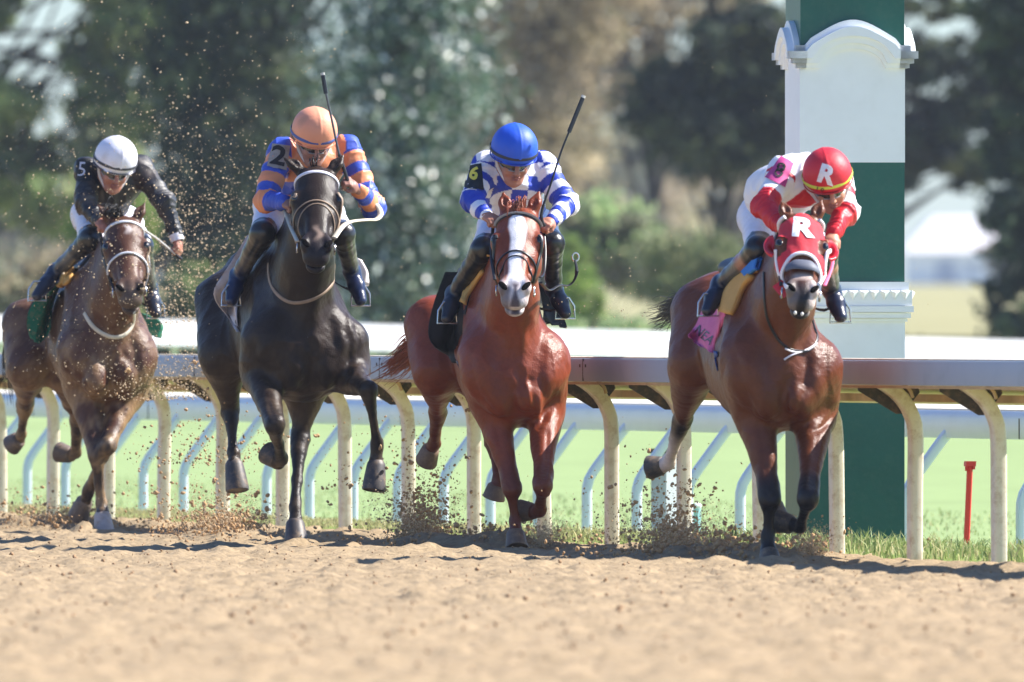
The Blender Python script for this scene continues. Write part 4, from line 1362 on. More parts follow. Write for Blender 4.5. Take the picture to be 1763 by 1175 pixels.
# ------------------------------------------------------------------ tack
m_blk = mat("black_leather", (26, 24, 26), .38, noise=.15, nscale=40)
m_wht = mat("white_strap", (232, 228, 236), .5, noise=.06, nscale=30, dirt=(170, 150, 130), dscale=40, damt=.3)
m_cream = mat("rubber_rein", (206, 196, 176), .6, noise=.1, nscale=30)
m_steel = mat("bit_steel", (200, 200, 205), .25, metal=.9)
m_tan = mat("tan_strap", (150, 126, 104), .6, noise=.15, nscale=30)
m_bead = mat("beaded_strap", (222, 222, 226), .4, noise=.3, nscale=180)
m_pad = mat("pad_foam", (206, 156, 82), .8, noise=.1, nscale=20)
m_orange = mat("pad_orange", (222, 120, 36), .7, noise=.1, nscale=20)
m_bluepad = mat("pad_blue", (42, 120, 196), .8, noise=.08, nscale=25)

def headring(H, a, w, n0, n1, width, m, name, parent, tilt=0., t=.004, N=44, arc=None):
    """strap round the head at distance a; found on the head's own surface"""
    h = H['h']
    arc = arc or (0, 2 * np.pi)
    full = abs(arc[1] - arc[0] - 2 * np.pi) < .01
    th = np.linspace(arc[0], arc[1], N, endpoint=not full)
    pts = []
    for x in th:
        c = h.at(a, 0, (n0 + n1) / 2)
        d = h.at(a + tilt * math.sin(x), w * math.cos(x), (n0 + n1) / 2 + (n0 - n1) / 2 * math.sin(x)) - c
        d = nrm(d)
        o = c + d * .5
        loc, no, i, dist = H['bvh'].ray_cast(Vector(o), Vector(-d))
        pts.append(V(*loc) + d * t if loc is not None else c + d * .1)
    pts = np.array(pts)
    for _ in range(3):
        if full:
            pts = (np.roll(pts, 1, 0) + 2 * pts + np.roll(pts, -1, 0)) / 4
        else:
            pts[1:-1] = (pts[:-2] + 2 * pts[1:-1] + pts[2:]) / 4
    ups = pts - h.at(a, 0, (n0 + n1) / 2)
    return MB().sweep(pts, ups, width, t, 8, closed=full).build(name, m, parent)

def facestrap(H, pix, name, m, width=.010, t=.004, n=24, parent=None):
    mb = MB()
    strap(H['bvh'], pix, n, width, t, mb, fr=H['fr'], f=.5)
    return mb.build(name, m, parent if parent is not None else H['root'])

def bitring(H, sx, parent, a=.50):
    h = H['h']
    c = h.at(a, sx * .072, -.115)
    th = np.linspace(0, 2 * np.pi, 18, endpoint=False)
    p = np.array([c + h.a * .026 * math.cos(x) + h.n * .026 * math.sin(x) + h.e * sx * .004 for x in th])
    MB().sweep(p, h.e, .005, .005, 6, closed=True).build("bit_ring", m_steel, parent)
    return c

def rein(H, pts, r=.009, m=None, flat=None, name="rein", n=30):
    p = bez(pts, n)
    MB().sweep(p, V(0, 0, 1) if flat is None else flat, r, r * .45, 8).build(name, m or m_blk, H['root'])

def neckstrap(H, pix, m, w=.011, name="neck_strap", n=34):
    mb = MB()
    strap(H['bvh'], pix, n, w, .005, mb, fr=H['fr'], f=.0)
    return mb.build(name, m, H['root'])

def cloth_on(H, quad, name, m, nu=16, nv=16, off=.012, parent=None, wave=.006, f=-.5, cols=None, thick=.006):
    """a cloth laid over the flank; quad = 4 photo corners (tl, tr, br, bl) or a list of rows of points"""
    fr = H['fr']
    rows = [bez(np.array(r, float), nu) for r in quad]
    rows = np.array(rows)
    G = np.stack([bez(rows[:, i], nv) for i in range(nu)], 1)      # nv x nu x 2
    P = np.zeros((nv, nu, 3)); Nn = np.zeros((nv, nu, 3))
    for i in range(nv):
        for j in range(nu):
            l, no = hit(H['bvh'], *G[i, j], None)
            g = fr.P(*G[i, j], f)
            if l is None or abs((l - g) @ U) > .45:
                loc, no_, _, _ = H['bvh'].find_nearest(Vector(g))
                l, no = g, nrm(g - V(*loc)) if np.linalg.norm(g - V(*loc)) > .02 else V(*no_)
            P[i, j] = l; Nn[i, j] = no
    for _ in range(3):
        P[1:-1] = (P[:-2] + 2 * P[1:-1] + P[2:]) / 4
        P[:, 1:-1] = (P[:, :-2] + 2 * P[:, 1:-1] + P[:, 2:]) / 4
    w = wave * np.sin(np.linspace(0, 15, nu)[None, :] + 1.5 * np.sin(np.linspace(0, 4, nv))[:, None]) * np.linspace(.2, 1.3, nv)[:, None]
    A = P + Nn * (off + np.abs(w) + w)[..., None]
    B = A - Nn * thick
    k = nu * nv
    idx = np.arange(k).reshape(nv, nu)
    f1 = np.stack([idx[:-1, :-1], idx[1:, :-1], idx[1:, 1:], idx[:-1, 1:]], -1).reshape(-1, 4)
    f2 = f1[:, ::-1] + k
    rim = np.r_[idx[0, :], idx[1:, -1], idx[-1, -2::-1], idx[-2:0:-1, 0]]
    f3 = np.stack([rim, np.roll(rim, -1), np.roll(rim, -1) + k, rim + k], -1)
    o = mesh_np(name, np.vstack([A.reshape(-1, 3), B.reshape(-1, 3)]), np.vstack([f1, f2, f3]), parent if parent is not None else H['root'], m)
    return o, A.reshape(-1, 3), f1

_TXT = {}
def text_pts(s, bold=.02):
    """outline mesh of a word, unit cap height, centred; returns verts (Nx2), faces"""
    cu = bpy.data.curves.new("lettering", 'FONT')
    cu.body = s
    cu.align_x = 'CENTER'
    cu.align_y = 'CENTER'
    cu.size = 1.4
    cu.offset = bold
    cu.resolution_u = 3
    ob = bpy.data.objects.new("lettering", cu)
    COL.objects.link(ob)
    dg = bpy.context.evaluated_depsgraph_get()
    me = bpy.data.meshes.new_from_object(ob.evaluated_get(dg))
    v = np.array([x.co[:2] for x in me.vertices])
    f = [list(p.vertices) for p in me.polygons]
    bpy.data.objects.remove(ob)
    bpy.data.curves.remove(cu)
    bpy.data.meshes.remove(me)
    # split long edges so that the letters can follow a curved surface
    f2 = []
    for p in f:
        for i in range(1, len(p) - 1):
            f2.append((p[0], p[i], p[i + 1]))
    vl = [tuple(x) for x in v]
    for _ in range(3):
        out, mid = [], {}
        def M_(a, b):
            k = (min(a, b), max(a, b))
            if k not in mid:
                mid[k] = len(vl)
                vl.append(((vl[a][0] + vl[b][0]) / 2, (vl[a][1] + vl[b][1]) / 2))
            return mid[k]
        for a, b, c in f2:
            L = [math.dist(vl[a], vl[b]), math.dist(vl[b], vl[c]), math.dist(vl[c], vl[a])]
            if max(L) < .22:
                out.append((a, b, c)); continue
            j = L.index(max(L))
            a, b, c = ((a, b, c), (b, c, a), (c, a, b))[j]
            m_ = M_(a, b)
            out += [(a, m_, c), (m_, b, c)]
        f2 = out
    return np.array(vl), f2

def lettering(bvh, s, px, py, hpx, ang, m, parent, name="lettering", off=.006, sx=1.0, shear=0.0, bold=.02, guess=None):
    """letters laid on a surface, centred on photo pixel (px,py), cap height hpx, turned by ang degrees clockwise"""
    v, f = text_pts(s, bold)
    c, d = math.cos(math.radians(ang)), math.sin(math.radians(ang))
    pts, good = [], []
    for x, y in v:
        x, y = (x * sx + y * shear) * hpx, y * hpx
        X, Y_ = px + x * c + y * d, py + x * d - y * c
        l, no = hit(bvh, X, Y_, None)
        pts.append(l + no * off if l is not None else None)
    ok = [p is not None for p in pts]
    pts = np.array([p if p is not None else V(0, 0, 0) for p in pts])
    f = [t for t in f if ok[t[0]] and ok[t[1]] and ok[t[2]]]
    if not f:
        return None
    used = sorted({i for t in f for i in t})
    mp = {i: j for j, i in enumerate(used)}
    return mesh_np(name, pts[used], [[mp[i] for i in t] for t in f], parent, m, smooth=True)

def patch(bvh, quad, m, parent, name, n=10, off=.004, thick=.003, corner=.0):
    """flat sewn-on panel between 4 photo corners (tl,tr,br,bl), laid on a surface"""
    q = np.array(quad, float)
    A, ok = [], []
    for i in range(n):
        for j in range(n):
            a, b = i / (n - 1), j / (n - 1)
            # rounded corners
            x = q[0] * (1 - a) * (1 - b) + q[1] * (1 - a) * b + q[2] * a * b + q[3] * a * (1 - b)
            l, no = hit(bvh, *x, None)
            ok.append(l is not None)
            A.append((l + no * off) if l is not None else V(0, 0, 0))
    A = np.array(A); ok = np.array(ok)
    idx = np.arange(n * n).reshape(n, n)
    f = np.stack([idx[:-1, :-1], idx[1:, :-1], idx[1:, 1:], idx[:-1, 1:]], -1).reshape(-1, 4)
    f = f[ok[f].all(1)]
    if len(f) == 0:
        return None
    used = np.unique(f)
    mp = np.full(n * n, -1); mp[used] = np.arange(len(used))
    return mesh_np(name, A[used], mp[f], parent, m)

# ---- tack of number 6
r6 = H6['root']
br = headring(H6, .07, .12, .05, -.2, .011, m_blk, "browband", r6, arc=(-.15, np.pi + .15))
headring(H6, .07, .12, .05, -.2, .0035, mat("stud_silver", (150, 150, 156), .3, noise=.4, nscale=200), "browband_studs", br, arc=(.25, np.pi - .25), t=.010)
nb_ = headring(H6, .37, .12, .02, -.24, .010, m_blk, "noseband", r6, tilt=-.05)
headring(H6, .44, .1, .0, -.2, .007, m_blk, "noseband", r6, tilt=-.08)
facestrap(H6, [(931, 396), (932, 424), (925, 455), (917, 486)], "cheekpiece", m_blk, .011, .005)
facestrap(H6, [(853, 396), (851, 430), (852, 470), (857, 490)], "cheekpiece", m_blk, .011, .005)
for sx in (-1, 1): bitring(H6, sx, r6)
hairs([[H6['h'].at(-.03, 0, -.02), H6['h'].at(.03, -.03, .06), H6['h'].at(.09, -.05, .04)], [H6['h'].at(-.03, .02, -.02), H6['h'].at(-.02, .02, .07), H6['h'].at(.05, .03, .06)]],
      .005, mat("chestnut_hair", (142, 70, 42), .5, noise=.2, nscale=30), "forelock", r6, 60, .012)
f = f6.P
hairs([[f(748, 575, -1.74), f(722, 572, -1.95), f(700, 590, -2.2), f(676, 612, -2.4)], [f(748, 585, -1.74), f(705, 600, -2.0), f(675, 628, -2.3), f(640, 650, -2.5)], [f(748, 592, -1.74), f(715, 625, -1.95), f(690, 648, -2.2), f(648, 668, -2.4)], [f(748, 580, -1.74), f(728, 560, -1.9), f(712, 572, -2.05), f(706, 598, -2.2)]],
      .0055, _M["chestnut_hair"], "tail", r6, 300, .024)
# reins
rein(H6, [f(930, 478, .62), f(936, 468, .45), f(938, 430, .32), f(935, 392, .22)], .009)
rein(H6, [f(852, 482, .60), f(846, 440, .40), f(848, 400, .25), f(850, 380, .2)], .009)
rein(H6, [f(931, 487, .60), f(945, 500, .25), f(962, 492, .1), f(978, 492, .05), f(988, 484, .04), f(993, 468, .03), f(990, 448, .02)], .011, n=40)
MB().sweep(np.array([f(991 + 5.5 * math.cos(x), 443 + 7 * math.sin(x), .02) for x in np.linspace(0, 6.28, 14, endpoint=False)]), U, .005, .005, 6, closed=True).build("rein_buckle", m_steel, r6)
# saddle, cloth
m_cl6 = mat("cloth_black", (24, 24, 30), .75, noise=.12, nscale=30)
o, A, _ = cloth_on(H6, [[(770, 470), (800, 470), (830, 462)], [(752, 525), (776, 530), (806, 525)], [(742, 590), (772, 600), (802, 590)], [(770, 606), (785, 624), (802, 628)]], "saddle_cloth", m_cl6, f=-.62)
cloth_on(H6, [[(846, 440), (850, 452)], [(818, 466), (832, 474)], [(803, 500), (812, 506)], [(800, 522), (806, 528)]], "saddle_pad", m_pad, off=.022, f=-.45, nu=6, thick=.02)
cloth_on(H6, [[(925, 490), (940, 496), (952, 500)], [(930, 528), (950, 532), (964, 536)], [(935, 560), (955, 562), (968, 567)]], "saddle_cloth", m_cl6, f=-.62, nu=6)
cloth_on(H6, [[(786, 622), (794, 620)], [(806, 660), (813, 658)], [(822, 694), (828, 692)]], "girth", mat("girth_grey", (120, 110, 112), .7), off=.006, f=-.5, nu=5, wave=0)

# ---- tack of number 2
r2 = H2['root']
headring(H2, .06, .14, .05, -.22, .011, m_wht, "browband", r2, arc=(-.35, np.pi + .35), t=.006)
facestrap(H2, [(504, 310), (501, 350), (503, 390), (511, 418)], "cheekpiece", m_tan, .009, .005)
facestrap(H2, [(588, 312), (588, 350), (581, 390), (572, 408)], "cheekpiece", m_tan, .009, .005)
headring(H2, .33, .12, .02, -.24, .008, m_tan, "noseband", r2, tilt=-.07)
headring(H2, .40, .1, .0, -.2, .006, m_tan, "noseband", r2, tilt=-.10)
for sx in (-1, 1): bitring(H2, sx, r2)
neckstrap(H2, [(463, 455), (464, 480), (472, 500), (490, 517), (510, 522), (540, 515), (562, 500), (577, 480), (580, 455)], m_tan, .010, "neck_strap")
f = f2.P
rein(H2, [f(575, 410, .60), f(590, 390, .5), f(605, 382, .35), f(630, 379, .25), f(648, 378, .2), f(655, 368, .15), f(648, 352, .12), f(625, 338, .12), f(600, 329, .14), f(588, 326, .16)], .017, m_cream, V(0, -.3, 1), n=50)
rein(H2, [f(512, 416, .6), f(500, 390, .4), f(492, 366, .2), f(488, 356, .12)], .012, m_cream)
hairs([[H2['h'].at(-.04, 0, -.03), H2['h'].at(-.05, .0, .05), H2['h'].at(.0, .02, .07)], [H2['h'].at(-.04, -.02, -.03), H2['h'].at(-.04, -.03, .05), H2['h'].at(.03, -.03, .06)]], .004, mat("black_hair", (30, 26, 27), .45), "forelock", r2, 7, .006)
hairs([[f(400, 500, -1.85), f(385, 520, -2.05), f(378, 580, -2.2), f(390, 660, -2.25)], [f(405, 500, -1.85), f(410, 540, -2.1), f(420, 600, -2.2), f(432, 660, -2.2)]], .006, _M["black_hair"], "tail", r2, 90, .02)
m_cl2 = mat("cloth_white", (206, 196, 196), .85, noise=.08, nscale=25, dirt=(150, 120, 100), dscale=9, damt=.4)
cloth_on(H2, [[(428, 408), (436, 404)], [(404, 452), (428, 450)], [(378, 492), (416, 488)], [(368, 505), (412, 520)], [(384, 535), (413, 545)], [(408, 558), (416, 562)], [(414, 572), (418, 573)]], "saddle_cloth", m_cl2, f=-.62)
cloth_on(H2, [[(447, 428), (453, 432)], [(428, 442), (436, 452)], [(421, 452), (426, 458)]], "saddle_pad", m_orange, off=.02, f=-.4, nu=6, thick=.02)
cloth_on(H2, [[(590, 440), (606, 444), (620, 450)], [(592, 465), (612, 468), (632, 474)], [(596, 490), (612, 492), (627, 496)]], "saddle_cloth", m_cl2, f=-.62, nu=6)

# ---- tack of number 5
r5 = H5['root']
headring(H5, .06, .13, .05, -.21, .009, m_bead, "browband", r5, arc=(-.1, np.pi + .1), t=.006)
headring(H5, .34, .12, .03, -.24, .008, m_bead, "noseband", r5, tilt=-.04, arc=(-.1, np.pi + .1), t=.006)
facestrap(H5, [(256, 425), (256, 450), (252, 475), (247, 494)], "cheekpiece", m_tan, .008, .005)
facestrap(H5, [(178, 400), (176, 430), (186, 470), (192, 500)], "cheekpiece", m_blk, .009, .005)
for sx in (-1, 1): bitring(H5, sx, r5)
neckstrap(H5, [(146, 540), (158, 560), (172, 572), (195, 581), (215, 576), (228, 560), (231, 538)], m_cream, .012)
f = f5.P
rein(H5, [f(196, 500, .55), f(184, 455, .35), f(176, 420, .2), f(172, 395, .12)], .009)
rein(H5, [f(248, 495, .55), f(256, 455, .35), f(240, 400, .2), f(190, 385, .12)], .009)
hairs([[H5['h'].at(-.04, 0, -.03), H5['h'].at(-.05, -.03, .06), H5['h'].at(.0, -.06, .07)], [H5['h'].at(-.04, -.03, -.03), H5['h'].at(-.07, -.06, .04), H5['h'].at(-.02, -.10, .05)]], .006, _M["black_hair"], "forelock", r5, 50, .014)
hairs([[f(30, 560, -1.8), f(12, 580, -2.0), f(5, 630, -2.1), f(10, 690, -2.1)], [f(35, 560, -1.8), f(30, 600, -2.05), f(30, 650, -2.1), f(34, 690, -2.1)]], .006, _M["black_hair"], "tail", r5, 80, .02)
m_cl5 = mat("cloth_green", (22, 112, 84), .75, noise=.12, nscale=25, dirt=(160, 130, 100), dscale=30, damt=.5)
cloth_on(H5, [[(82, 500), (96, 492), (108, 486)], [(60, 525), (78, 530), (92, 530)], [(50, 560), (68, 572), (88, 580)], [(58, 582), (66, 590), (72, 592)]], "saddle_cloth", m_cl5, f=-.62)
cloth_on(H5, [[(128, 462), (132, 468)], [(112, 478), (120, 488)], [(104, 494), (110, 498)]], "saddle_pad", m_pad, off=.02, f=-.42, nu=6, thick=.018)
cloth_on(H5, [[(240, 540), (256, 545), (270, 552)], [(240, 556), (262, 560), (279, 564)], [(240, 574), (256, 578), (270, 583)]], "saddle_cloth", m_cl5, f=-.62, nu=6)

# ---- tack of number 8: hood and blinkers, bridle, roller, pad, pink cloth
r8 = H8['root']
h8 = H8['h']
m_hood = mat("red_hood", (206, 44, 58), .8, noise=.10, nscale=26, bump=.2, bscale=60)
m_cup = mat("red_cup", (206, 26, 44), .35)
hv, hf, base = [], [], 0
NA, NT = 46, 96
aa = np.linspace(-.015, .375, NA)
hood_pts = np.full((NA, NT, 3), np.nan)
for i, a in enumerate(aa):
    for j, x in enumerate(np.linspace(-.55, np.pi + .55, NT)):
        aj = a - (.05 * max(0, math.sin(x)) ** 3 * ramp(np.array(a), .25, .375) if a > .2 else 0) + .03 * max(0, -math.sin(x) + .2)
        c = h8.at(aj, 0, -.06)
        d = nrm(h8.e * h8.w * math.cos(x) + h8.n * math.sin(x))
        loc, no, k, dist = H8['bvh'].ray_cast(Vector(c + d * .4), Vector(-d))
        la_, le_, ln_ = h8.loc(V(*loc)) if loc is not None else (9, 9, 9)
        if loc is None: continue
        eye = ((la_ - .220) / .060) ** 2 + ((ln_ + .040) / .050) ** 2 < 1 and abs(le_) > .06
        ear = ((la_ + .01) / .05) ** 2 + ((abs(le_) - .06) / .035) ** 2 < 1
        if eye or (ear and ln_ < 0.02): continue
        hood_pts[i, j] = V(*loc) + d * (.006 + .0015 * math.sin(9 * x + 20 * a))
vid = np.full((NA, NT), -1)
ok = ~np.isnan(hood_pts[..., 0])
vid[ok] = np.arange(ok.sum())
hf = []
for i in range(NA - 1):
    for j in range(NT - 1):
        qd = (vid[i, j], vid[i, j + 1], vid[i + 1, j + 1], vid[i + 1, j])
        if min(qd) >= 0 and max(np.linalg.norm(hood_pts[i, j] - hood_pts[i + 1, j]), np.linalg.norm(hood_pts[i, j] - hood_pts[i, j + 1])) < .06:
            hf.append(qd)
hood_v = hood_pts[ok]
hood = mesh_np("blinker_hood", hood_v, np.array(hf), r8, m_hood)
hood_bvh = bvh_of(hood_v, hf)
for sx in (-1, 1):           # half-cup blinkers standing out behind each eye
    mb = MB()
    vs, fs = [], []
    NU, NV = 12, 10
    for side in (0, 1):
        for i in range(NU):
            for j in range(NV):
                th_ = -1.25 + 2.5 * i / (NU - 1)
                b = j / (NV - 1)
                rr = .080 * math.sin(min(1, b * 1.02 + .02) * math.pi / 2)
                out = .058 * math.sin(b * math.pi / 2)
                vs.append(h8.at(.195 - .015 * b + rr * math.sin(th_) * 1.15, sx * (.098 + out * math.cos(th_) * .8 + side * .004), -.075 + .03 * math.sin(b * 3) - .045 * math.cos(th_) * (1 - b)))
    k = NU * NV
    for sd in (0, 1):
        for i in range(NU - 1):
            for j in range(NV - 1):
                a = sd * k + i * NV + j
                fs.append((a, a + 1, a + NV + 1, a + NV))
    mb.add(vs, fs).build("blinker_cup", m_cup, r8)
lettering(hood_bvh, "R", 1381, 394, 31, 5, m_white, hood, bold=.07, off=.004, sx=1.35)
m_wtack = mat("white_bridle", (238, 234, 238), .45, noise=.04, nscale=30)
headring(H8, .395, .12, .03, -.22, .017, m_wtack, "noseband", r8, tilt=-.085, t=.010)
for a_ in ((-.3, .85), (np.pi - .85, np.pi + .3)):
    headring(H8, .01, .13, .05, -.2, .010, m_wtack, "browband", r8, arc=a_, t=.012, N=16)
facestrap(H8, [(1337, 430), (1339, 455), (1345, 478), (1356, 496)], "cheekpiece", m_wtack, .011, .007)
facestrap(H8, [(1427, 432), (1425, 455), (1418, 474), (1408, 492)], "cheekpiece", m_wtack, .013, .008)
MB().sweep(bez([h8.at(.40, -.058, -.02), h8.at(.41, -.035, .012), h8.at(.415, 0, .020), h8.at(.41, .035, .012), h8.at(.40, .058, -.02)], 14), h8.n, .036, .013, 10).build("nose_roll", mat("nose_grey", (92, 96, 110), .6), r8)
for sx in (-1, 1): bitring(H8, sx, r8)
MB().sweep(bez([f8.P(1338, 488, .52), f8.P(1348, 500, .54), f8.P(1356, 506, .56)], 8), U, .030, .004, 8).build("bit_guard", m_cup, r8)
for px, py in ((1369, 539), (1381, 541)):
    MB().ball(f8.P(px, py, .80), (.008, .008, .010), None, 10, 7).build("froth", m_teeth, r8)
neckstrap(H8, [(1316, 470), (1318, 530), (1326, 560), (1344, 590), (1362, 603), (1384, 606), (1402, 597), (1412, 560), (1414, 520)], m_blk, .008)
mb = MB()
for pix in ([(1352, 600), (1362, 605), (1374, 607), (1390, 604), (1404, 594)], [(1350, 620), (1360, 612), (1374, 607), (1392, 601), (1405, 592)]):
    strap(H8['bvh'], pix, 14, .005, .006, mb, fr=f8, f=0)
mb.build("strap_lace", m_wht, r8)
m_pink = mat("cloth_pink", (214, 104, 152), .75, noise=.08, nscale=25)
o, A, fq = cloth_on(H8, [[(1226, 505), (1240, 500), (1256, 495)], [(1212, 540), (1230, 545), (1251, 545)], [(1203, 566), (1226, 575), (1250, 575)], [(1184, 581), (1214, 596), (1249, 600)], [(1206, 592), (1226, 606), (1248, 612)]], "saddle_cloth", m_pink, f=-.66)
pb = bvh_of(A, fq)
lettering(pb, "NEA", 1213, 578, 17, 40, m_blk, o, off=.004, bold=.0, sx=.8)
cloth_on(H8, [[(1413, 455), (1420, 452)], [(1418, 490), (1427, 488)], [(1428, 520), (1432, 522)], [(1431, 545), (1434, 545)]], "saddle_cloth", m_pink, f=-.62, nu=6)
cloth_on(H8, [[(1284, 466), (1300, 470), (1322, 462)], [(1262, 482), (1276, 486), (1286, 492)], [(1240, 508), (1256, 520), (1272, 528)], [(1237, 530), (1248, 540), (1262, 544)]], "saddle_pad", m_pad, off=.03, f=-.42, thick=.03, wave=.0)
cloth_on(H8, [[(1334, 440), (1338, 446)], [(1305, 452), (1318, 462)], [(1282, 466), (1290, 480)]], "saddle_pad", m_bluepad, off=.036, f=-.36, thick=.02, wave=.0)
m_girth = mat("girth_tan", (204, 184, 166), .7, noise=.1, nscale=20)
m_navy = mat("girth_navy", (38, 70, 132), .6)
cloth_on(H8, [[(1238, 608), (1250, 611)], [(1246, 640), (1258, 642)], [(1259, 670), (1268, 672)]], "girth", m_girth, off=.008, f=-.55, nu=6, wave=0)
for q in ([[(1231, 604), (1237, 606)], [(1240, 645), (1246, 646)], [(1262, 682), (1266, 682)]], [[(1249, 611), (1254, 612)], [(1258, 640), (1262, 641)], [(1266, 670), (1270, 670)]]):
    cloth_on(H8, q, "girth_edge", m_navy, off=.011, f=-.55, nu=4, wave=0)
f = f8.P
hairs([[f(1207, 492, -1.76), f(1188, 508, -1.95), f(1160, 535, -2.2), f(1116, 553, -2.5)], [f(1205, 500, -1.76), f(1175, 530, -2.0), f(1150, 548, -2.25), f(1122, 558, -2.5)], [f(1207, 488, -1.76), f(1182, 498, -1.95), f(1158, 512, -2.15), f(1148, 526, -2.25)], [f(1200, 510, -1.76), f(1185, 535, -1.95), f(1168, 552, -2.1), f(1150, 556, -2.3)]],
      .0055, _M["black_hair"], "tail", r8, 300, .020)
rein(H8, [f(1345, 492, .55), f(1340, 455, .38), f(1334, 425, .25), f(1340, 400, .18)], .009)
rein(H8, [f(1420, 492, .55), f(1432, 460, .35), f(1434, 438, .2)], .009, mat("pink_rein", (228, 110, 150), .6))

# ------------------------------------------------------------------ riders
m_skin = mat("skin", attr=True, rough=.5, noise=.06, nscale=40, spec=.4)
m_silk = mat("silks", attr=True, rough=.48, noise=.05, nscale=25, bump=.15, bscale=90, spec=.45)
m_breech = mat("breeches", (226, 224, 236), .55, noise=.04, nscale=25, bump=.15, bscale=70, dirt=(190, 170, 150), dscale=22, damt=.25)
m_boot = mat("boots", attr=True, rough=.28, noise=.08, nscale=30, spec=.6)
m_glass = mat("goggle_lens", (52, 46, 42), .08, spec=.8)
m_glassrim = mat("goggle_rim", (150, 150, 152), .35)
VR = .0058

class Cap:
    def __init__(self, c, beta, yaw=0., roll=0.):
        f0 = U * math.cos(yaw) + R * math.sin(yaw)
        u = V(0, 0, 1) * math.cos(beta) + f0 * math.sin(beta)
        f = f0 * math.cos(beta) - V(0, 0, 1) * math.sin(beta)
        e = np.cross(f, u)
        if e @ R < 0: e = -e
        c_, s_ = math.cos(roll), math.sin(roll)
        self.u = u * c_ + e * s_
        self.e = e * c_ - u * s_
        self.f, self.c = f, c
    def at(self, e, f, u):
        return self.c + self.e * e + self.f * f + self.u * u
    def ax(self):
        return np.stack([self.e, self.f, self.u])

def folds(amp, sc, seed=0, st=(1, 1, 1)):
    def fn(v, n):
        w = 1 - np.abs(snoise(v * np.array(st), sc, 7, seed))
        w2 = 1 - np.abs(snoise(v, sc * 2.2, 7, seed + 3))
        return v + n * (amp * (np.maximum(w, 0) ** 2.5 - .4) + amp * .55 * (np.maximum(w2, 0) ** 2.5 - .4))[:, None]
    return fn

def fist(it, wr, kn, back, col, k=.006):
    """wrist point, knuckle centre, back-of-hand direction: a palm, four curled fingers of different length and a thumb"""
    d = nrm(kn - wr)
    b = nrm(back - d * (back @ d))
    w = np.cross(d, b)
    it.append(cone(wr, wr * .4 + kn * .6, .024, .026, .015, col, w, 1.25))
    it.append(ell(wr * .35 + kn * .65, (.036, .042, .017), np.stack([d, w, b]), .012, col))
    for i, (ln, dr) in enumerate(((.90, .004), (1.0, .007), (.95, .004), (.78, -.003))):
        o = w * (i - 1.5) * .0195
        p0 = kn + o + d * dr + b * .004
        p1 = p0 + d * .022 * ln - b * .020 * ln
        p2 = p1 - d * .012 * ln - b * .022 * ln
        p3 = p2 - d * .020 * ln + b * .004
        it.append(ell(p0, .0112, k=k, col=col))
        it.append(cone(p0, p1, .0102, .0095, k, col))
        it.append(cone(p1, p2, .0096, .0090, k, col))
        it.append(cone(p2, p3, .0088, .0078, k, col))
    t0 = wr * .55 + kn * .45 - w * .034 - b * .006
    t1 = t0 + d * .026 - b * .018 - w * .006
    t2 = t1 + d * .016 - b * .014 + w * .016
    it.append(cone(t0, t1, .0125, .0105, .008, col))
    it.append(cone(t1, t2, .0105, .0088, k, col))

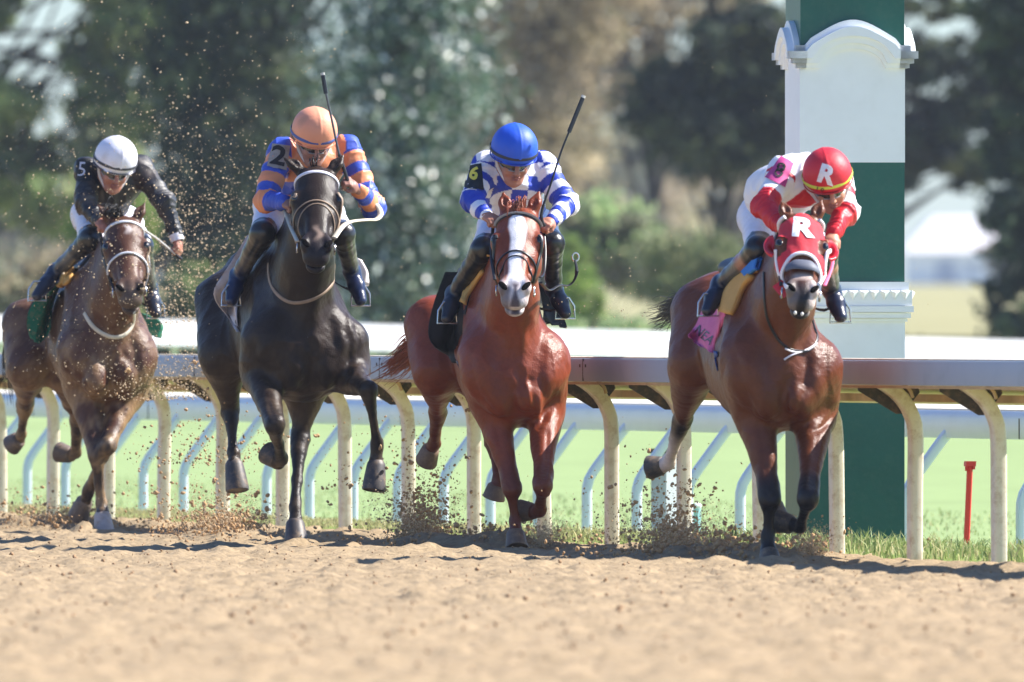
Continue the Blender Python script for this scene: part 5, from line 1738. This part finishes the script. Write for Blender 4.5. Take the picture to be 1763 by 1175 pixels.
def build_rider(name, label, H, sp):
    fr = H['fr']
    P = lambda k: fr.P(*sp[k])
    base = P('hips')
    root = empty(name, base)
    tag(root, label, "jockey", "jockeys riding the racehorses")
    sk = lin(sp.get('skin', (176, 124, 100)))
    hips, chest = P('hips'), P('chest')
    midt = fr.P(*sp['mid']) if 'mid' in sp else hips * .5 + chest * .5 + V(0, 0, .03)
    S = {s: P('sh' + s) for s in 'LR'}
    E = {s: P('el' + s) for s in 'LR'}
    Wr = {s: P('wr' + s) for s in 'LR'}
    Hn = {s: P('ha' + s) for s in 'LR'}
    K = {s: P('kn' + s) for s in 'LR'}
    A = {s: P('an' + s) for s in 'LR'}
    T = {s: P('to' + s) for s in 'LR'}
    J = {s: P('hi' + s) for s in 'LR'}
    c = Cap(P('head'), sp.get('bow', .55), sp.get('yaw', 0.), sp.get('roll', 0.))
    # the body itself, one continuous skin
    it = []
    AX = c.ax()
    fe = lambda e, f, u, r, k=.012, cl=sk, op='u': it.append(ell(c.at(e, f, u), r, AX, k, cl, op))
    fe(0, -.005, -.02, (.078, .098, .10), .02)
    fe(0, .030, -.10, (.062, .066, .085), .025)
    it.append(cone(c.at(0, .045, -.15), c.at(0, .07, -.178), .038, .024, .02, sk, c.e, 1.25))       # chin
    for s in (-1, 1):
        fe(s * .042, .062, -.105, (.026, .026, .026), .02)                                       # cheek
        it.append(cone(c.at(s * .062, -.005, -.125), c.at(s * .03, .06, -.17), .022, .018, .02, sk))  # jaw
        fe(s * .030, .098, -.062, (.017, .010, .011), .006, None, 's')
        fe(s * .030, .084, -.062, (.013, .012, .012), .004, lin((60, 44, 40)))                   # eye
        fe(s * .079, -.015, -.085, (.010, .022, .032), .008)                                     # ear
    it.append(cone(c.at(0, .092, -.055), c.at(0, .122, -.103), .010, .0145, .010, sk))               # nose
    fe(.012, .108, -.108, (.010, .010, .008), .006); fe(-.012, .108, -.108, (.010, .010, .008), .006)
    fe(0, .098, -.132, (.026, .012, .0065), .006, lin((150, 92, 84)))
    fe(0, .098, -.146, (.022, .012, .0065), .006, lin((150, 92, 84)))
    fe(0, .112, -.139, (.024, .012, .0022), .003, None, 's')
    nb = chest + (c.c - chest) * .25
    it.append(cone(nb, c.at(0, -.02, -.11), .062, .056, .03, sk))
    it.append(cone(hips, midt, .10, .115, .04, sk)); it.append(cone(midt, chest, .115, .12, .04, sk))
    glove = lin(sp['glove']) if 'glove' in sp else sk
    for s in 'LR':
        it.append(cone(chest, S[s], .08, .055, .04, sk))
        it.append(cone(S[s], E[s], .045, .036, .02, sk)); it.append(cone(E[s], Wr[s], .036, .024, .02, sk))
        bk = nrm(V(0, 0, 1) * .75 + U * .65) if 'back' + s not in sp else nrm(R * sp['back' + s][0] + U * sp['back' + s][1] + V(0, 0, 1) * sp['back' + s][2])
        fist(it, Wr[s], Hn[s], bk, glove)
        it.append(cone(hips, J[s], .09, .08, .04, sk)); it.append(cone(J[s], K[s], .072, .05, .02, sk))
        it.append(cone(K[s], A[s], .045, .03, .02, sk)); it.append(cone(A[s], T[s], .03, .024, .02, sk))
    v, q, n = surface(it, VR, smooth=1)
    C = prim_cols(it, v, .006)
    mesh_np("body", v, q, root, m_skin, cols=C * (1 + .08 * snoise(v, 9, 7, 3))[:, None])
    # silks
    it = []
    it.append(cone(hips * .8 + midt * .2, midt, .115, .137, .05, (1, 0, 0), R, 1.12, tag='t'))
    it.append(cone(midt, chest, .137, .140, .05, (1, 0, 0), R, 1.15, tag='t'))
    it.append(cone(nb * .7 + chest * .3, nb * .3 + c.at(0, -.04, -.15) * .7, .10, .072, .05, tag='t'))
    for s in 'LR':
        it.append(cone(chest + (S[s] - chest) * .3 - U * .02, S[s], .11, .080, .05, tag='t'))
        g = sp.get('arm', 1.0)
        it.append(cone(S[s], E[s], .074 * g, .060 * g, .03, tag='a' + s))
        it.append(ell(E[s], .060 * g, k=.02, tag='a' + s))
        w1 = E[s] * .08 + Wr[s] * .92
        it.append(cone(E[s], w1, .058 * g, .040, .02, tag='a' + s))
        it.append(cone(w1, Wr[s], .036, .034, .008, tag='a' + s))
    v, q, n = surface(it, VR, smooth=2, post=folds(sp.get('fold', .013), 3.6, sp.get('seed', 0)))
    best = np.full(len(v), 9.); reg = np.zeros(len(v), int)
    for p in it:
        d = p['f'](v)
        mk = d < best
        best[mk] = d[mk]; reg[mk] = {'t': 0, 'aL': 1, 'aR': 2}[p['tag']]
    al = np.zeros(len(v))
    for i, s in ((1, 'L'), (2, 'R')):
        a, b, cc = S[s], E[s], Wr[s]
        la, lb = np.linalg.norm(b - a), np.linalg.norm(cc - b)
        t1 = np.clip((v - a) @ nrm(b - a), -.1, la); t2 = np.clip((v - b) @ nrm(cc - b), 0, lb + .05)
        d1 = np.linalg.norm(v - (a + np.outer(t1, nrm(b - a))), axis=1); d2 = np.linalg.norm(v - (b + np.outer(t2, nrm(cc - b))), axis=1)
        t = np.where(d1 < d2, t1, la + t2)
        al = np.where(reg == i, t, al)
    cr = np.zeros(len(v))
    for i, s in ((1, 'L'), (2, 'R')):
        L0 = np.linalg.norm(E[s] - S[s])
        for c0, wd in ((L0, .075), (0.03, .06), (L0 + np.linalg.norm(Wr[s] - E[s]) - .05, .04)):
            cr += (reg == i) * np.exp(-((al - c0) / wd) ** 2) * (1 - np.abs(np.sin(al * 95 + 2.2 * snoise(v, 5, 7, i)))) ** 1.5
    v = v + n * (.0065 * cr)[:, None]
    rr = (v - chest) @ R
    px = CX + v[:, 0] / v[:, 1] * F
    py = HY - (v[:, 2] - CZ) / v[:, 1] * F
    la = {1: np.linalg.norm(E['L'] - S['L']), 2: np.linalg.norm(E['R'] - S['R'])}
    C = sp['silk'](v, n, reg, al, rr, v[:, 2] - chest[2], la, (v - chest) @ U)
    mesh_np("silks", v, q, root, m_silk, cols=C)
    jb = bvh_of(v, q)
    # breeches
    it = [cone(hips + V(0, 0, .0), hips * .75 + midt * .25, .128, .118, .05, wax=R, ws=1.1)]
    for s in 'LR':
        it.append(cone(hips + (J[s] - hips) * .3, J[s], .115, .105, .05))
        e = J[s] * .22 + K[s] * .78
        it.append(cone(J[s], e, .098, .072, .04))
        it.append(cone(e, J[s] * .10 + K[s] * .90, .071, .066, .02))
    v, q, n = surface(it, VR * 1.15, smooth=2, post=folds(.005, 5, 4))
    br = mesh_np("breeches", v, q, root, m_breech)
    bb = bvh_of(v, q)
    # boots
    bc = sp['boots']
    for s in 'LR':
        k1, k2, k3, k4 = [lin(x) for x in bc]
        it = []
        kk = J[s] * .24 + K[s] * .76
        it.append(cone(kk, K[s], .073, .068, .02, k1)); it.append(cone(K[s], K[s] * .86 + A[s] * .14, .068, .062, .02, k1))
        it.append(cone(K[s] * .75 + A[s] * .25, K[s] * .66 + A[s] * .34, .056, .054, .02, k2))
        it.append(cone(K[s] * .56 + A[s] * .44, K[s] * .25 + A[s] * .75, .053, .043, .02, k3))
        it.append(cone(K[s] * .25 + A[s] * .75, A[s], .045, .042, .02, k4))
        d = nrm(T[s] - A[s])
        it.append(ell(A[s] - d * .01, .046, k=.02, col=k4))
        it.append(cone(A[s], A[s] * .5 + T[s] * .5, .042, .041, .02, k4, R, 1.1))
        it.append(cone(A[s] * .5 + T[s] * .5, T[s], .041, .030, .02, k4, R, 1.15))
        v, q, n = surface(it, VR, smooth=2, post=folds(.002, 7, 2))
        mesh_np("boot", v, q, root, m_boot, cols=prim_cols(it, v, .005))
    # helmet with its cloth cover
    it = [ell(c.at(0, 0, 0), (.122, .142, .126), AX, k=.02), ell(c.at(0, .02, .02), (.117, .13, .117), AX, k=.02)]
    cut = dict(f=lambda Pp: -((Pp - c.c) @ c.u + .044 - .10 * ((Pp - c.c) @ c.f < -.02) * 0), lo=c.c, hi=c.c, k=.01, col=None, op='cut')
    v, q, n = surface(it + [cut], .006, smooth=3, post=None)
    e_, f_, u_ = (v - c.c) @ c.e, (v - c.c) @ c.f, (v - c.c) @ c.u
    seam = np.exp(-(e_ / .006) ** 2) * .0022 * (u_ > -.02)
    wr = np.maximum(0, snoise(v, 7, 7, sp.get('seed', 0))) * .0025
    v = v + n * (seam + wr)[:, None]
    hc = np.array(lin(sp['cap']))[None] * (1 + .05 * snoise(v, 8, 7, 1))[:, None]
    if 'capdirt' in sp:
        d = np.clip(snoise(v, 10, 9, 6) - .1, 0, 1) * sp['capdirt']
        hc = hc * (1 - d[:, None]) + np.array(lin((150, 122, 96))) * d[:, None]
    hm = mat("cap_" + sp['cn'], attr=True, rough=.55, bump=.12, bscale=60)
    helm = mesh_np("helmet", v, q, root, hm, cols=hc)
    hb = bvh_of(v, q)
    it = [ell(c.at(0, .098, -.036), (.092, .047, .008), np.stack([c.e, nrm(c.f - c.u * .35), nrm(c.u + c.f * .35)]), k=.01, col=lin(sp['cap']))]
    v, q, n = surface(it, .005, smooth=2)
    mesh_np("peak", v, q, helm, hm, cols=np.repeat(np.array(lin(sp['cap']))[None], len(v), 0))
    th = np.linspace(0, 2 * np.pi, 60, endpoint=False)
    bp = np.array([c.at(.1290 * math.cos(x), .1490 * math.sin(x), -.008) for x in th])
    MB().sweep(bp, c.u, .0022, .0095, 8, closed=True).build("goggle_strap", sp['band'], helm)
    bp = np.array([c.at(.123 * math.cos(x), .143 * math.sin(x), -.044) for x in th])
    MB().sweep(bp, c.u, .004, .004, 6, closed=True).build("helmet_rim", mat("cap_trim_" + sp['cn'], sp.get('trim', (60, 60, 66)), .5), helm)
    # goggles
    g0 = [c.at(.080 * math.sin(x), .112 * math.cos(x) - .012, -.070) for x in np.linspace(-1.25, 1.25, 20)]
    tp = np.clip(1.15 - np.abs(np.linspace(-1, 1, 20)) ** 3 * .7, .3, 1)
    tp[9:11] *= .86
    gg = MB().sweep(np.array(g0), c.u, .005, .026, 10, False, tp).build("goggles", m_glass, root)
    for sg in (1, -1):
        MB().sweep(np.array([p + c.u * sg * .0255 * t for p, t in zip(g0, tp)]), c.u, .0065, .0038, 6).build("rim", m_glassrim, gg)
    for s in (-1, 1):       # chin strap
        MB().sweep(bez([c.at(s * .098, .02, -.06), c.at(s * .082, .03, -.11), c.at(s * .045, .062, -.165), c.at(s * .008, .075, -.196)], 14), c.f, .007, .002, 6).build("chin_strap", mat("chin_strap", sp.get('strapc', (210, 205, 205)), .6), helm)
    return dict(root=root, c=c, jb=jb, hb=hb, bb=bb, helm=helm, breeches=br)

ORG, BLU, WHT, RED, BLK = [np.array(lin(x)) for x in ((220, 126, 72), (40, 66, 178), (232, 230, 236), (198, 28, 44), (30, 30, 36))]

def silk2(v, n, reg, al, rr, dz, la, ff):
    ORG, BLU = np.array(lin((228, 144, 98))), np.array(lin((58, 84, 186)))
    C = np.repeat(ORG[None], len(v), 0)
    st = (np.floor((al + .015) / .066).astype(int) % 2) == 0
    C = np.where(((reg > 0) & st)[:, None], BLU, C)
    m = (reg == 1) & (al > la[1] + .045)
    C = np.where(m[:, None], BLU, C)
    m = (reg == 0) & (np.abs(rr) > .155)
    C = np.where(m[:, None], BLU, C)
    m = (reg == 0) & (dz < -.06)
    C = np.where((m & ((np.floor(dz / .07).astype(int) % 2) == 0))[:, None], BLU, C)
    return C
def silk6(v, n, reg, al, rr, dz, la, ff):
    chk = ((np.floor((rr + .045) / .09) + np.floor((dz - .35 * ff) / .08)).astype(int) % 2) == 0
    C = np.where(chk[:, None], BLU, WHT)
    st = (np.floor((al + .01) / .052).astype(int) % 2) == 0
    C = np.where((reg > 0)[:, None], np.where(st[:, None], BLU, WHT), C)
    lo = (reg == 1) & (al > la[1] - .005) & (al < la[1] + .075)
    C = np.where(lo[:, None], BLU, C)
    return C
def silk8(v, n, reg, al, rr, dz, la, ff):
    C = np.repeat(WHT[None], len(v), 0)
    C = np.where(((reg == 1) & (al > la[1] - .075))[:, None], RED, C)
    C = np.where(((reg == 2) & (((al > .06) & (al < .115)) | (al > la[2] + .01)))[:, None], RED, C)
    d = np.abs(rr + .02) / .07 + np.abs(dz + .11) / .07
    C = np.where(((reg == 0) & (d < 1) & (ff > 0))[:, None], RED, C)
    C = np.where(((reg == 1) & (al < .06) & (al > .01))[:, None], RED, C)
    return C
def silk5(v, n, reg, al, rr, dz, la, ff):
    C = np.repeat(np.array(lin((40, 40, 45)))[None], len(v), 0)
    d = np.clip(snoise(v, 9, 9, 2) - .15, 0, 1) * .3
    C = C * (1 - d[:, None]) + np.array(lin((130, 112, 96))) * d[:, None]
    return C

m_num = {}
R8 = build_rider("person", "jockey in white and red silks with a red cap lettered R on the bay", H8, dict(
    cn="red", cap=(204, 30, 48), trim=(170, 24, 40), band=mat("band_yellow", (206, 214, 74), .6), bow=.45, yaw=-.12, roll=-.20, head=(1424, 299, .05), silk=silk8, seed=1, skin=(190, 134, 108),
    hips=(1324, 374, -.90), mid=(1340, 332, -.55), chest=(1378, 312, -.20), shL=(1346, 300, -.14), shR=(1444, 316, -.12),
    elL=(1317, 356, .02), wrL=(1347, 392, .20), haL=(1356, 402, .26), elR=(1456, 366, .02), wrR=(1435, 404, .18), haR=(1430, 422, .24),
    hiL=(1306, 376, -.85), hiR=(1345, 374, -.85), knL=(1306, 430, -.16), knR=(1420, 436, -.2), anL=(1240, 490, -.5), anR=(1432, 500, -.5), toL=(1219, 535, -.40), toR=(1447, 546, -.40),
    boots=((18, 18, 22), (166, 112, 88), (86, 84, 78), (20, 26, 50)), arm=1.0))
R6 = build_rider("person", "jockey in blue and white checked silks and a blue cap on the chestnut", H6, dict(
    cn="blue", cap=(28, 84, 206), trim=(24, 60, 170), band=mat("band_navy", (40, 44, 62), .6), bow=.40, head=(885, 255, .05), silk=silk6, seed=2, skin=(170, 116, 96),
    hips=(884, 398, -.90), mid=(884, 352, -.55), chest=(884, 318, -.18), shL=(836, 288, -.14), shR=(936, 288, -.14),
    elL=(813, 346, .02), wrL=(838, 372, .20), haL=(849, 378, .25), elR=(975, 352, .02), wrR=(951, 380, .20), haR=(939, 386, .25),
    hiL=(856, 392, -.82), hiR=(926, 392, -.82), knL=(832, 430, -.18), knR=(950, 420, -.18), anL=(782, 506, -.5), anR=(954, 498, -.5), toL=(770, 548, -.40), toR=(973, 540, -.40),
    boots=((20, 20, 24), (20, 20, 24), (26, 27, 32), (24, 28, 44))))
R2 = build_rider("person", "jockey in orange and blue hooped silks and an orange cap on the dark brown horse", H2, dict(
    cn="orange", cap=(236, 156, 122), trim=(216, 132, 100), band=mat("band_blue", (78, 96, 160), .6), bow=.46, head=(541, 225, .05), silk=silk2, seed=3, capdirt=.35, skin=(168, 120, 104),
    hips=(492, 352, -.90), mid=(512, 318, -.55), chest=(540, 292, -.18), shL=(484, 262, -.14), shR=(598, 258, -.14),
    elL=(458, 344, .02), wrL=(490, 350, .20), haL=(503, 354, .25), elR=(644, 360, .05), wrR=(617, 328, .20), haR=(601, 314, .24), backR=(.55, .6, .6), glove=(150, 106, 92),
    hiL=(470, 356, -.85), hiR=(560, 370, -.85), knL=(452, 402, -.18), knR=(590, 404, -.18), anL=(410, 476, -.5), anR=(606, 468, -.5), toL=(398, 518, -.40), toR=(621, 518, -.40),
    boots=((34, 32, 34), (38, 35, 36), (84, 78, 72), (22, 32, 66))))
R5 = build_rider("person", "jockey in black with a white cap and one arm stretched wide", H5, dict(
    cn="white", cap=(226, 224, 236), trim=(64, 62, 76), band=mat("band_dark", (56, 56, 66), .6), bow=.40, roll=.10, head=(199, 273, .05), silk=silk5, seed=4, capdirt=.3, skin=(176, 118, 98),
    hips=(168, 372, -.90), mid=(176, 340, -.55), chest=(194, 318, -.18), shL=(150, 292, -.14), shR=(240, 292, -.12),
    elL=(148, 350, .02), wrL=(170, 380, .18), haL=(178, 388, .23), elR=(284, 350, .04), wrR=(305, 412, .10), haR=(308, 430, .12), backR=(.8, .5, .2),
    hiL=(155, 372, -.85), hiR=(215, 385, -.85), knL=(156, 412, -.18), knR=(244, 425, -.18), anL=(96, 468, -.5), anR=(258, 498, -.5), toL=(64, 510, -.40), toR=(268, 540, -.40),
    boots=((26, 26, 30), (40, 40, 44), (88, 86, 84), (40, 44, 60)), arm=.95))
# white shirt cuff at the stretched arm of number 5
e_, w_ = f5.P(284, 350, .04), f5.P(305, 412, .10)
d_ = nrm(w_ - e_)
MB().sweep(np.array([w_ - d_ * .03, w_ - d_ * .015, w_ + d_ * .008, w_ + d_ * .012]), R, .041, .041, 16).build("shirt_cuff", m_wht, R5['root'])

# numbers on the arms, lettering on caps, bands and breeches
m_magenta = mat("patch_magenta", (186, 60, 128), .7)
m_grey = mat("patch_grey", (160, 150, 142), .8, dirt=(120, 104, 90), dscale=30, damt=.5)
m_dgreen = mat("patch_black", (22, 24, 28), .7)
m_yel = mat("patch_yellow", (226, 206, 74), .6)
m_ink = mat("ink_dark", (40, 36, 40), .8)
m_silver = mat("print_silver", (206, 204, 214), .5)
def numpatch(Rd, quad, mp, s, px, py, h, ang, ml, bold=.03, sx=1.0):
    o = patch(Rd['jb'], quad, mp, Rd['root'], "number_cloth", off=.006)
    lettering(Rd['jb'], s, px, py, h, ang, ml, o if o else Rd['root'], "number", off=.010, bold=bold, sx=sx)
numpatch(R8, [(1345, 270), (1366, 282), (1350, 323), (1318, 306)], m_magenta, "8", 1342, 296, 26, 22, m_ink, bold=.0, sx=.85)
numpatch(R6, [(808, 286), (829, 282), (832, 328), (800, 324)], m_dgreen, "6", 817, 301, 22, 14, m_yel, .05, .85)
numpatch(R2, [(470, 248), (499, 252), (492, 294), (460, 287)], m_grey, "2", 479, 271, 32, 12, m_ink, .05, 1.05)
numpatch(R5, [(133, 276), (155, 274), (155, 312), (132, 312)], m_dgreen, "5", 142, 294, 25, 6, m_silver, .0, .8)
lettering(R8['hb'], "R", 1422, 302, 30, 17, m_wht, R8['helm'], bold=.06, off=.004, sx=1.05)
lettering(R8['hb'], "1 0", 1412, 325, 5.5, 17, m_ink, R8['helm'], bold=.03, off=.006, sx=1.4)
lettering(R6['hb'], "SAFE", 884, 289, 5.5, 2, m_silver, R6['helm'], bold=.03, off=.006, sx=1.7)
for i, (px, py, h, a, t) in enumerate(((1289, 349, 11, 62, "TFWNI"),)):
    lettering(R8['bb'], t, px, py, h, a, m_ink, R8['breeches'], off=.004, bold=.0, sx=.8)

# ---- whips
m_whip = mat("whip_black", (28, 28, 32), .4)
m_whipw = mat("whip_pale", (196, 192, 186), .5)
def whip(label, fr, pts, r0, r1, hl, pop, m):
    p = bez([fr.P(*x) for x in pts], 24)
    root = empty("riding_whip", p[0])
    tag(root, label, "whip", "whips carried by the jockeys")
    k = int(24 * hl)
    MB().sweep(p[:k + 1], U, r0, r0, 8).build("handle", m_whip, root)
    MB().sweep(p[k:], U, r0 * .7, r0 * .7, 8, False, np.linspace(1, r1 / (r0 * .7), 24 - k)).build("shaft", m, root)
    if pop:
        d = nrm(p[-1] - p[-2])
        MB().sweep(np.array([p[-1] - d * pop, p[-1] - d * pop * .9, p[-1] - d * .01, p[-1] + d * .012]), U, .012, .006, 8).build("popper", m_whip, root)
        MB().sweep(np.array([p[-1] + d * .004, p[-1] + d * .018]), U, .012, .007, 8).build("tip", m_whipw, root)
whip("black whip held upright beside the orange cap", f2, [(602, 322, .25), (592, 290, .25), (583, 262, .24), (572, 210, .22), (562, 165, .21), (556, 131, .20)], .010, .006, .32, .10, mat("whip_grey", (70, 72, 76), .4))
whip("black whip with a thick end slanting up to the right of the blue cap", f6, [(938, 390, .27), (932, 368, .27), (950, 312, .25), (966, 262, .24), (982, 222, .22), (1003, 170, .20)], .0085, .0055, .2, .20, m_whip)
whip("pale whip pointing inward from the outstretched hand of the jockey in black", f5, [(313, 447, .13), (304, 440, .13), (290, 428, .14), (272, 413, .15), (256, 402, .16), (236, 388, .18)], .0095, .008, .18, 0, m_whipw)

# ---- saddles and stirrups
m_sad = mat("saddle_leather", (46, 34, 30), .4)
for H, s_, feet in ((H8, 1.0, ((1219, 535), (1447, 546))), (H6, 1.0, ((770, 548), (973, 540))), (H2, 1.06, ((398, 518), (621, 518))), (H5, 1.0, ((64, 510), (268, 540)))):
    fr = H['fr']; dz = {id(H8): -.06, id(H6): -.07, id(H2): .015, id(H5): 0}[id(H)]
    it = [cone(fr.L(-.42, 0, 1.57 * s_ + dz), fr.L(-.80, 0, 1.58 * s_ + dz), .05, .06, .05, wax=R, ws=1.9), ell(fr.L(-.40, 0, 1.62 * s_ + dz), (.06, .05, .05), k=.04)]
    v, q, n = surface(it, .012, smooth=2)
    sad = mesh_np("saddle", v, q, H['root'], m_sad)
    for i, (x, y) in enumerate(feet):
        t = fr.P(x, y, -.43)
        sx = -1 if i == 0 else 1
        top = fr.L(-.48, sx * .24, 1.40 * s_ + dz)
        b = t + V(0, 0, -.028)
        ring_ = [b - R * .055, b + R * .055, t + R * .05 + V(0, 0, .04), t + R * .02 + V(0, 0, .085), t - R * .02 + V(0, 0, .085), t - R * .05 + V(0, 0, .04)]
        MB().sweep(np.array(ring_), U, .006, .006, 6, closed=True).build("stirrup", m_steel, sad)
        MB().sweep(bez([t + V(0, 0, .085), (t + top) / 2 + R * sx * .02, top], 10), R, .009, .003, 6).build("stirrup_leather", m_sad, sad)

# ------------------------------------------------------------------ dirt in the air
m_fly = mat("flying_dirt", (182, 148, 110), .95, noise=.3, nscale=9, spec=.1)
m_dust = mat("fine_dirt", (208, 184, 150), .95, noise=.2, nscale=9, spec=.1)
pos, siz = [], []
fp, fs_ = [], []
def burst(px, py, sx, sy, Y, n, s0, s1, skew=0.0, tgt=None, dep=.35):
    """a cloud of thrown clods round a photo position at depth Y; skew leans it left as it rises"""
    if tgt is None:
        n, s1, sy = int(n * 3.2), s0 + (s1 - s0) * .58, sy * 1.3
        s0 = s0 * .7
    elif s1 > .0065:
        n, s0, s1 = int(n * 1.9), s0 * .85, s1 * .85
    ey = np.abs(RNG.normal(0, 1, n))
    if tgt is None:
        ey = ey * RNG.uniform(.15, 1, n)
    x = px + RNG.normal(0, 1, n) * sx * (.8 + .5 * ey) - skew * ey * sx
    y = py - ey * sy
    Yd = Y + RNG.normal(0, dep, n)
    P = np.stack([(x - CX) / F * Yd, Yd, CZ - (y - HY) / F * Yd], 1)
    s = s0 + (s1 - s0) * RNG.uniform(0, 1, n) ** 3
    ok = P[:, 2] > -0.005
    (pos if tgt is None else tgt[0]).append(P[ok]); (siz if tgt is None else tgt[1]).append(s[ok])
# number 5's hooves
burst(60, 915, 24, 26, 97.2, 420, .004, .020, .1)
burst(130, 915, 24, 22, 96.6, 620, .004, .022, .1)
burst(190, 915, 50, 14, 96, 160, .004, .014)
# number 2: plume under the near hind
burst(400, 930, 26, 34, 92.2, 620, .004, .026, .15)
burst(330, 925, 44, 60, 93, 300, .004, .018, .2)
burst(430, 935, 50, 12, 91.5, 260, .004, .02)
burst(560, 945, 60, 7, 90, 110, .004, .014)
for q in ((340, 800, 70, 60, 110), (430, 790, 60, 70, 70), (620, 840, 60, 60, 40)):
    burst(q[0], q[1], q[2], q[3], 92, q[4], .004, .017, dep=.8)
# number 6
burst(728, 925, 24, 66, 90.2, 560, .004, .022, .1)
burst(770, 940, 60, 14, 89.4, 480, .004, .022)
burst(850, 948, 26, 20, 88.6, 520, .004, .028, .1)
burst(930, 945, 22, 20, 88.2, 260, .003, .012, -.3)
burst(700, 900, 40, 120, 91, 120, .004, .012)
# number 8
burst(1165, 945, 26, 56, 85.4, 640, .004, .02, .1)
burst(1210, 962, 70, 20, 84.6, 1100, .004, .026, .1)
burst(1285, 968, 28, 18, 83.6, 620, .005, .030)
burst(1345, 978, 34, 9, 82.9, 520, .004, .022)
burst(1386, 972, 16, 28, 83.2, 560, .003, .012, -.2)
burst(1100, 930, 60, 60, 86, 150, .004, .012)
# larger single clods high in the air
for x, y, Y in ((338, 625, 93), (543, 752, 92), (560, 842, 92), (655, 895, 91), (570, 870, 92), (806, 708, 89), (806, 790, 89), (1052, 840, 86), (1135, 880, 85.5), (310, 735, 93.5), (250, 690, 94.5), (222, 640, 94.8), (265, 850, 94), (605, 840, 91), (1090, 870, 86), (718, 548, 90)):
    burst(x, y, 3, 3, Y, 3, .008, .022)
P, S = np.vstack(pos), np.concatenate(siz)
o = mesh_np("flying_dirt", *clods(P, S), None, m_fly, smooth=False)
tag(o, "clods of dirt kicked up by the horses' hooves", "dirt", kind="stuff")
# the fine spray hanging left of the dark horse and over number 5
T2 = (fp, fs_)
burst(330, 640, 62, 240, 95.5, 2300, .0018, .0062, .15, T2, 2.2)
burst(300, 560, 80, 180, 96.5, 1300, .0022, .0085, .1, T2, 2.2)
burst(250, 430, 110, 160, 97, 560, .0022, .007, 0, T2, 2)
burst(140, 640, 90, 200, 94.4, 420, .0018, .0055, 0, T2, .5)
burst(280, 690, 60, 45, 95.5, 900, .0025, .008, 0, T2, 1.5)
burst(760, 560, 60, 120, 91, 110, .002, .006, 0, T2, 1.2)
burst(1030, 570, 40, 60, 88, 90, .002, .005, 0, T2, 1)
burst(1120, 560, 60, 90, 87, 50, .002, .005, 0, T2, 1)
burst(900, 600, 500, 260, 95, 220, .0018, .005, 0, T2, 2)
# low puffs of very fine grains trailing from the hooves
burst(1390, 965, 14, 24, 83.2, 5120, .0015, .004, -.35, T2, .12)
burst(932, 942, 13, 24, 88.0, 3840, .0015, .004, -.35, T2, .12)
burst(1180, 955, 34, 36, 85, 4800, .0018, .005, .1, T2, .3)
burst(725, 930, 28, 40, 90, 3520, .0018, .005, .1, T2, .3)
burst(400, 925, 36, 36, 92, 4160, .0018, .005, .1, T2, .3)
burst(100, 912, 44, 26, 97, 3200, .0018, .005, .1, T2, .3)
P, S = np.vstack(fp), np.concatenate(fs_)
o = mesh_np("dirt_spray", *clods(P, S), None, m_dust, smooth=False)
tag(o, "fine spray of sunlit dirt hanging in the air behind the field", "dirt", kind="stuff")

# ------------------------------------------------------------------ haze
hz = bpy.data.materials.new("haze")
hz.use_nodes = True
t = hz.node_tree
for nd in list(t.nodes):
    if nd.type == 'BSDF_PRINCIPLED':
        t.nodes.remove(nd)
pv = t.nodes.new("ShaderNodeVolumePrincipled")
pv.inputs["Color"].default_value = (0.80, 0.88, 1.0, 1)
pv.inputs["Density"].default_value = 0.00014
pv.inputs["Anisotropy"].default_value = 0.2
t.links.new(pv.outputs[0], t.nodes["Material Output"].inputs["Volume"])
o = MB().box(V(0, 820, 5.7), V(302, 0, 0), V(0, 882, 0), V(0, 0, 7.4)).build("haze", hz, None, smooth=False)
tag(o, "pale autumn haze in the air", "haze", kind="stuff")
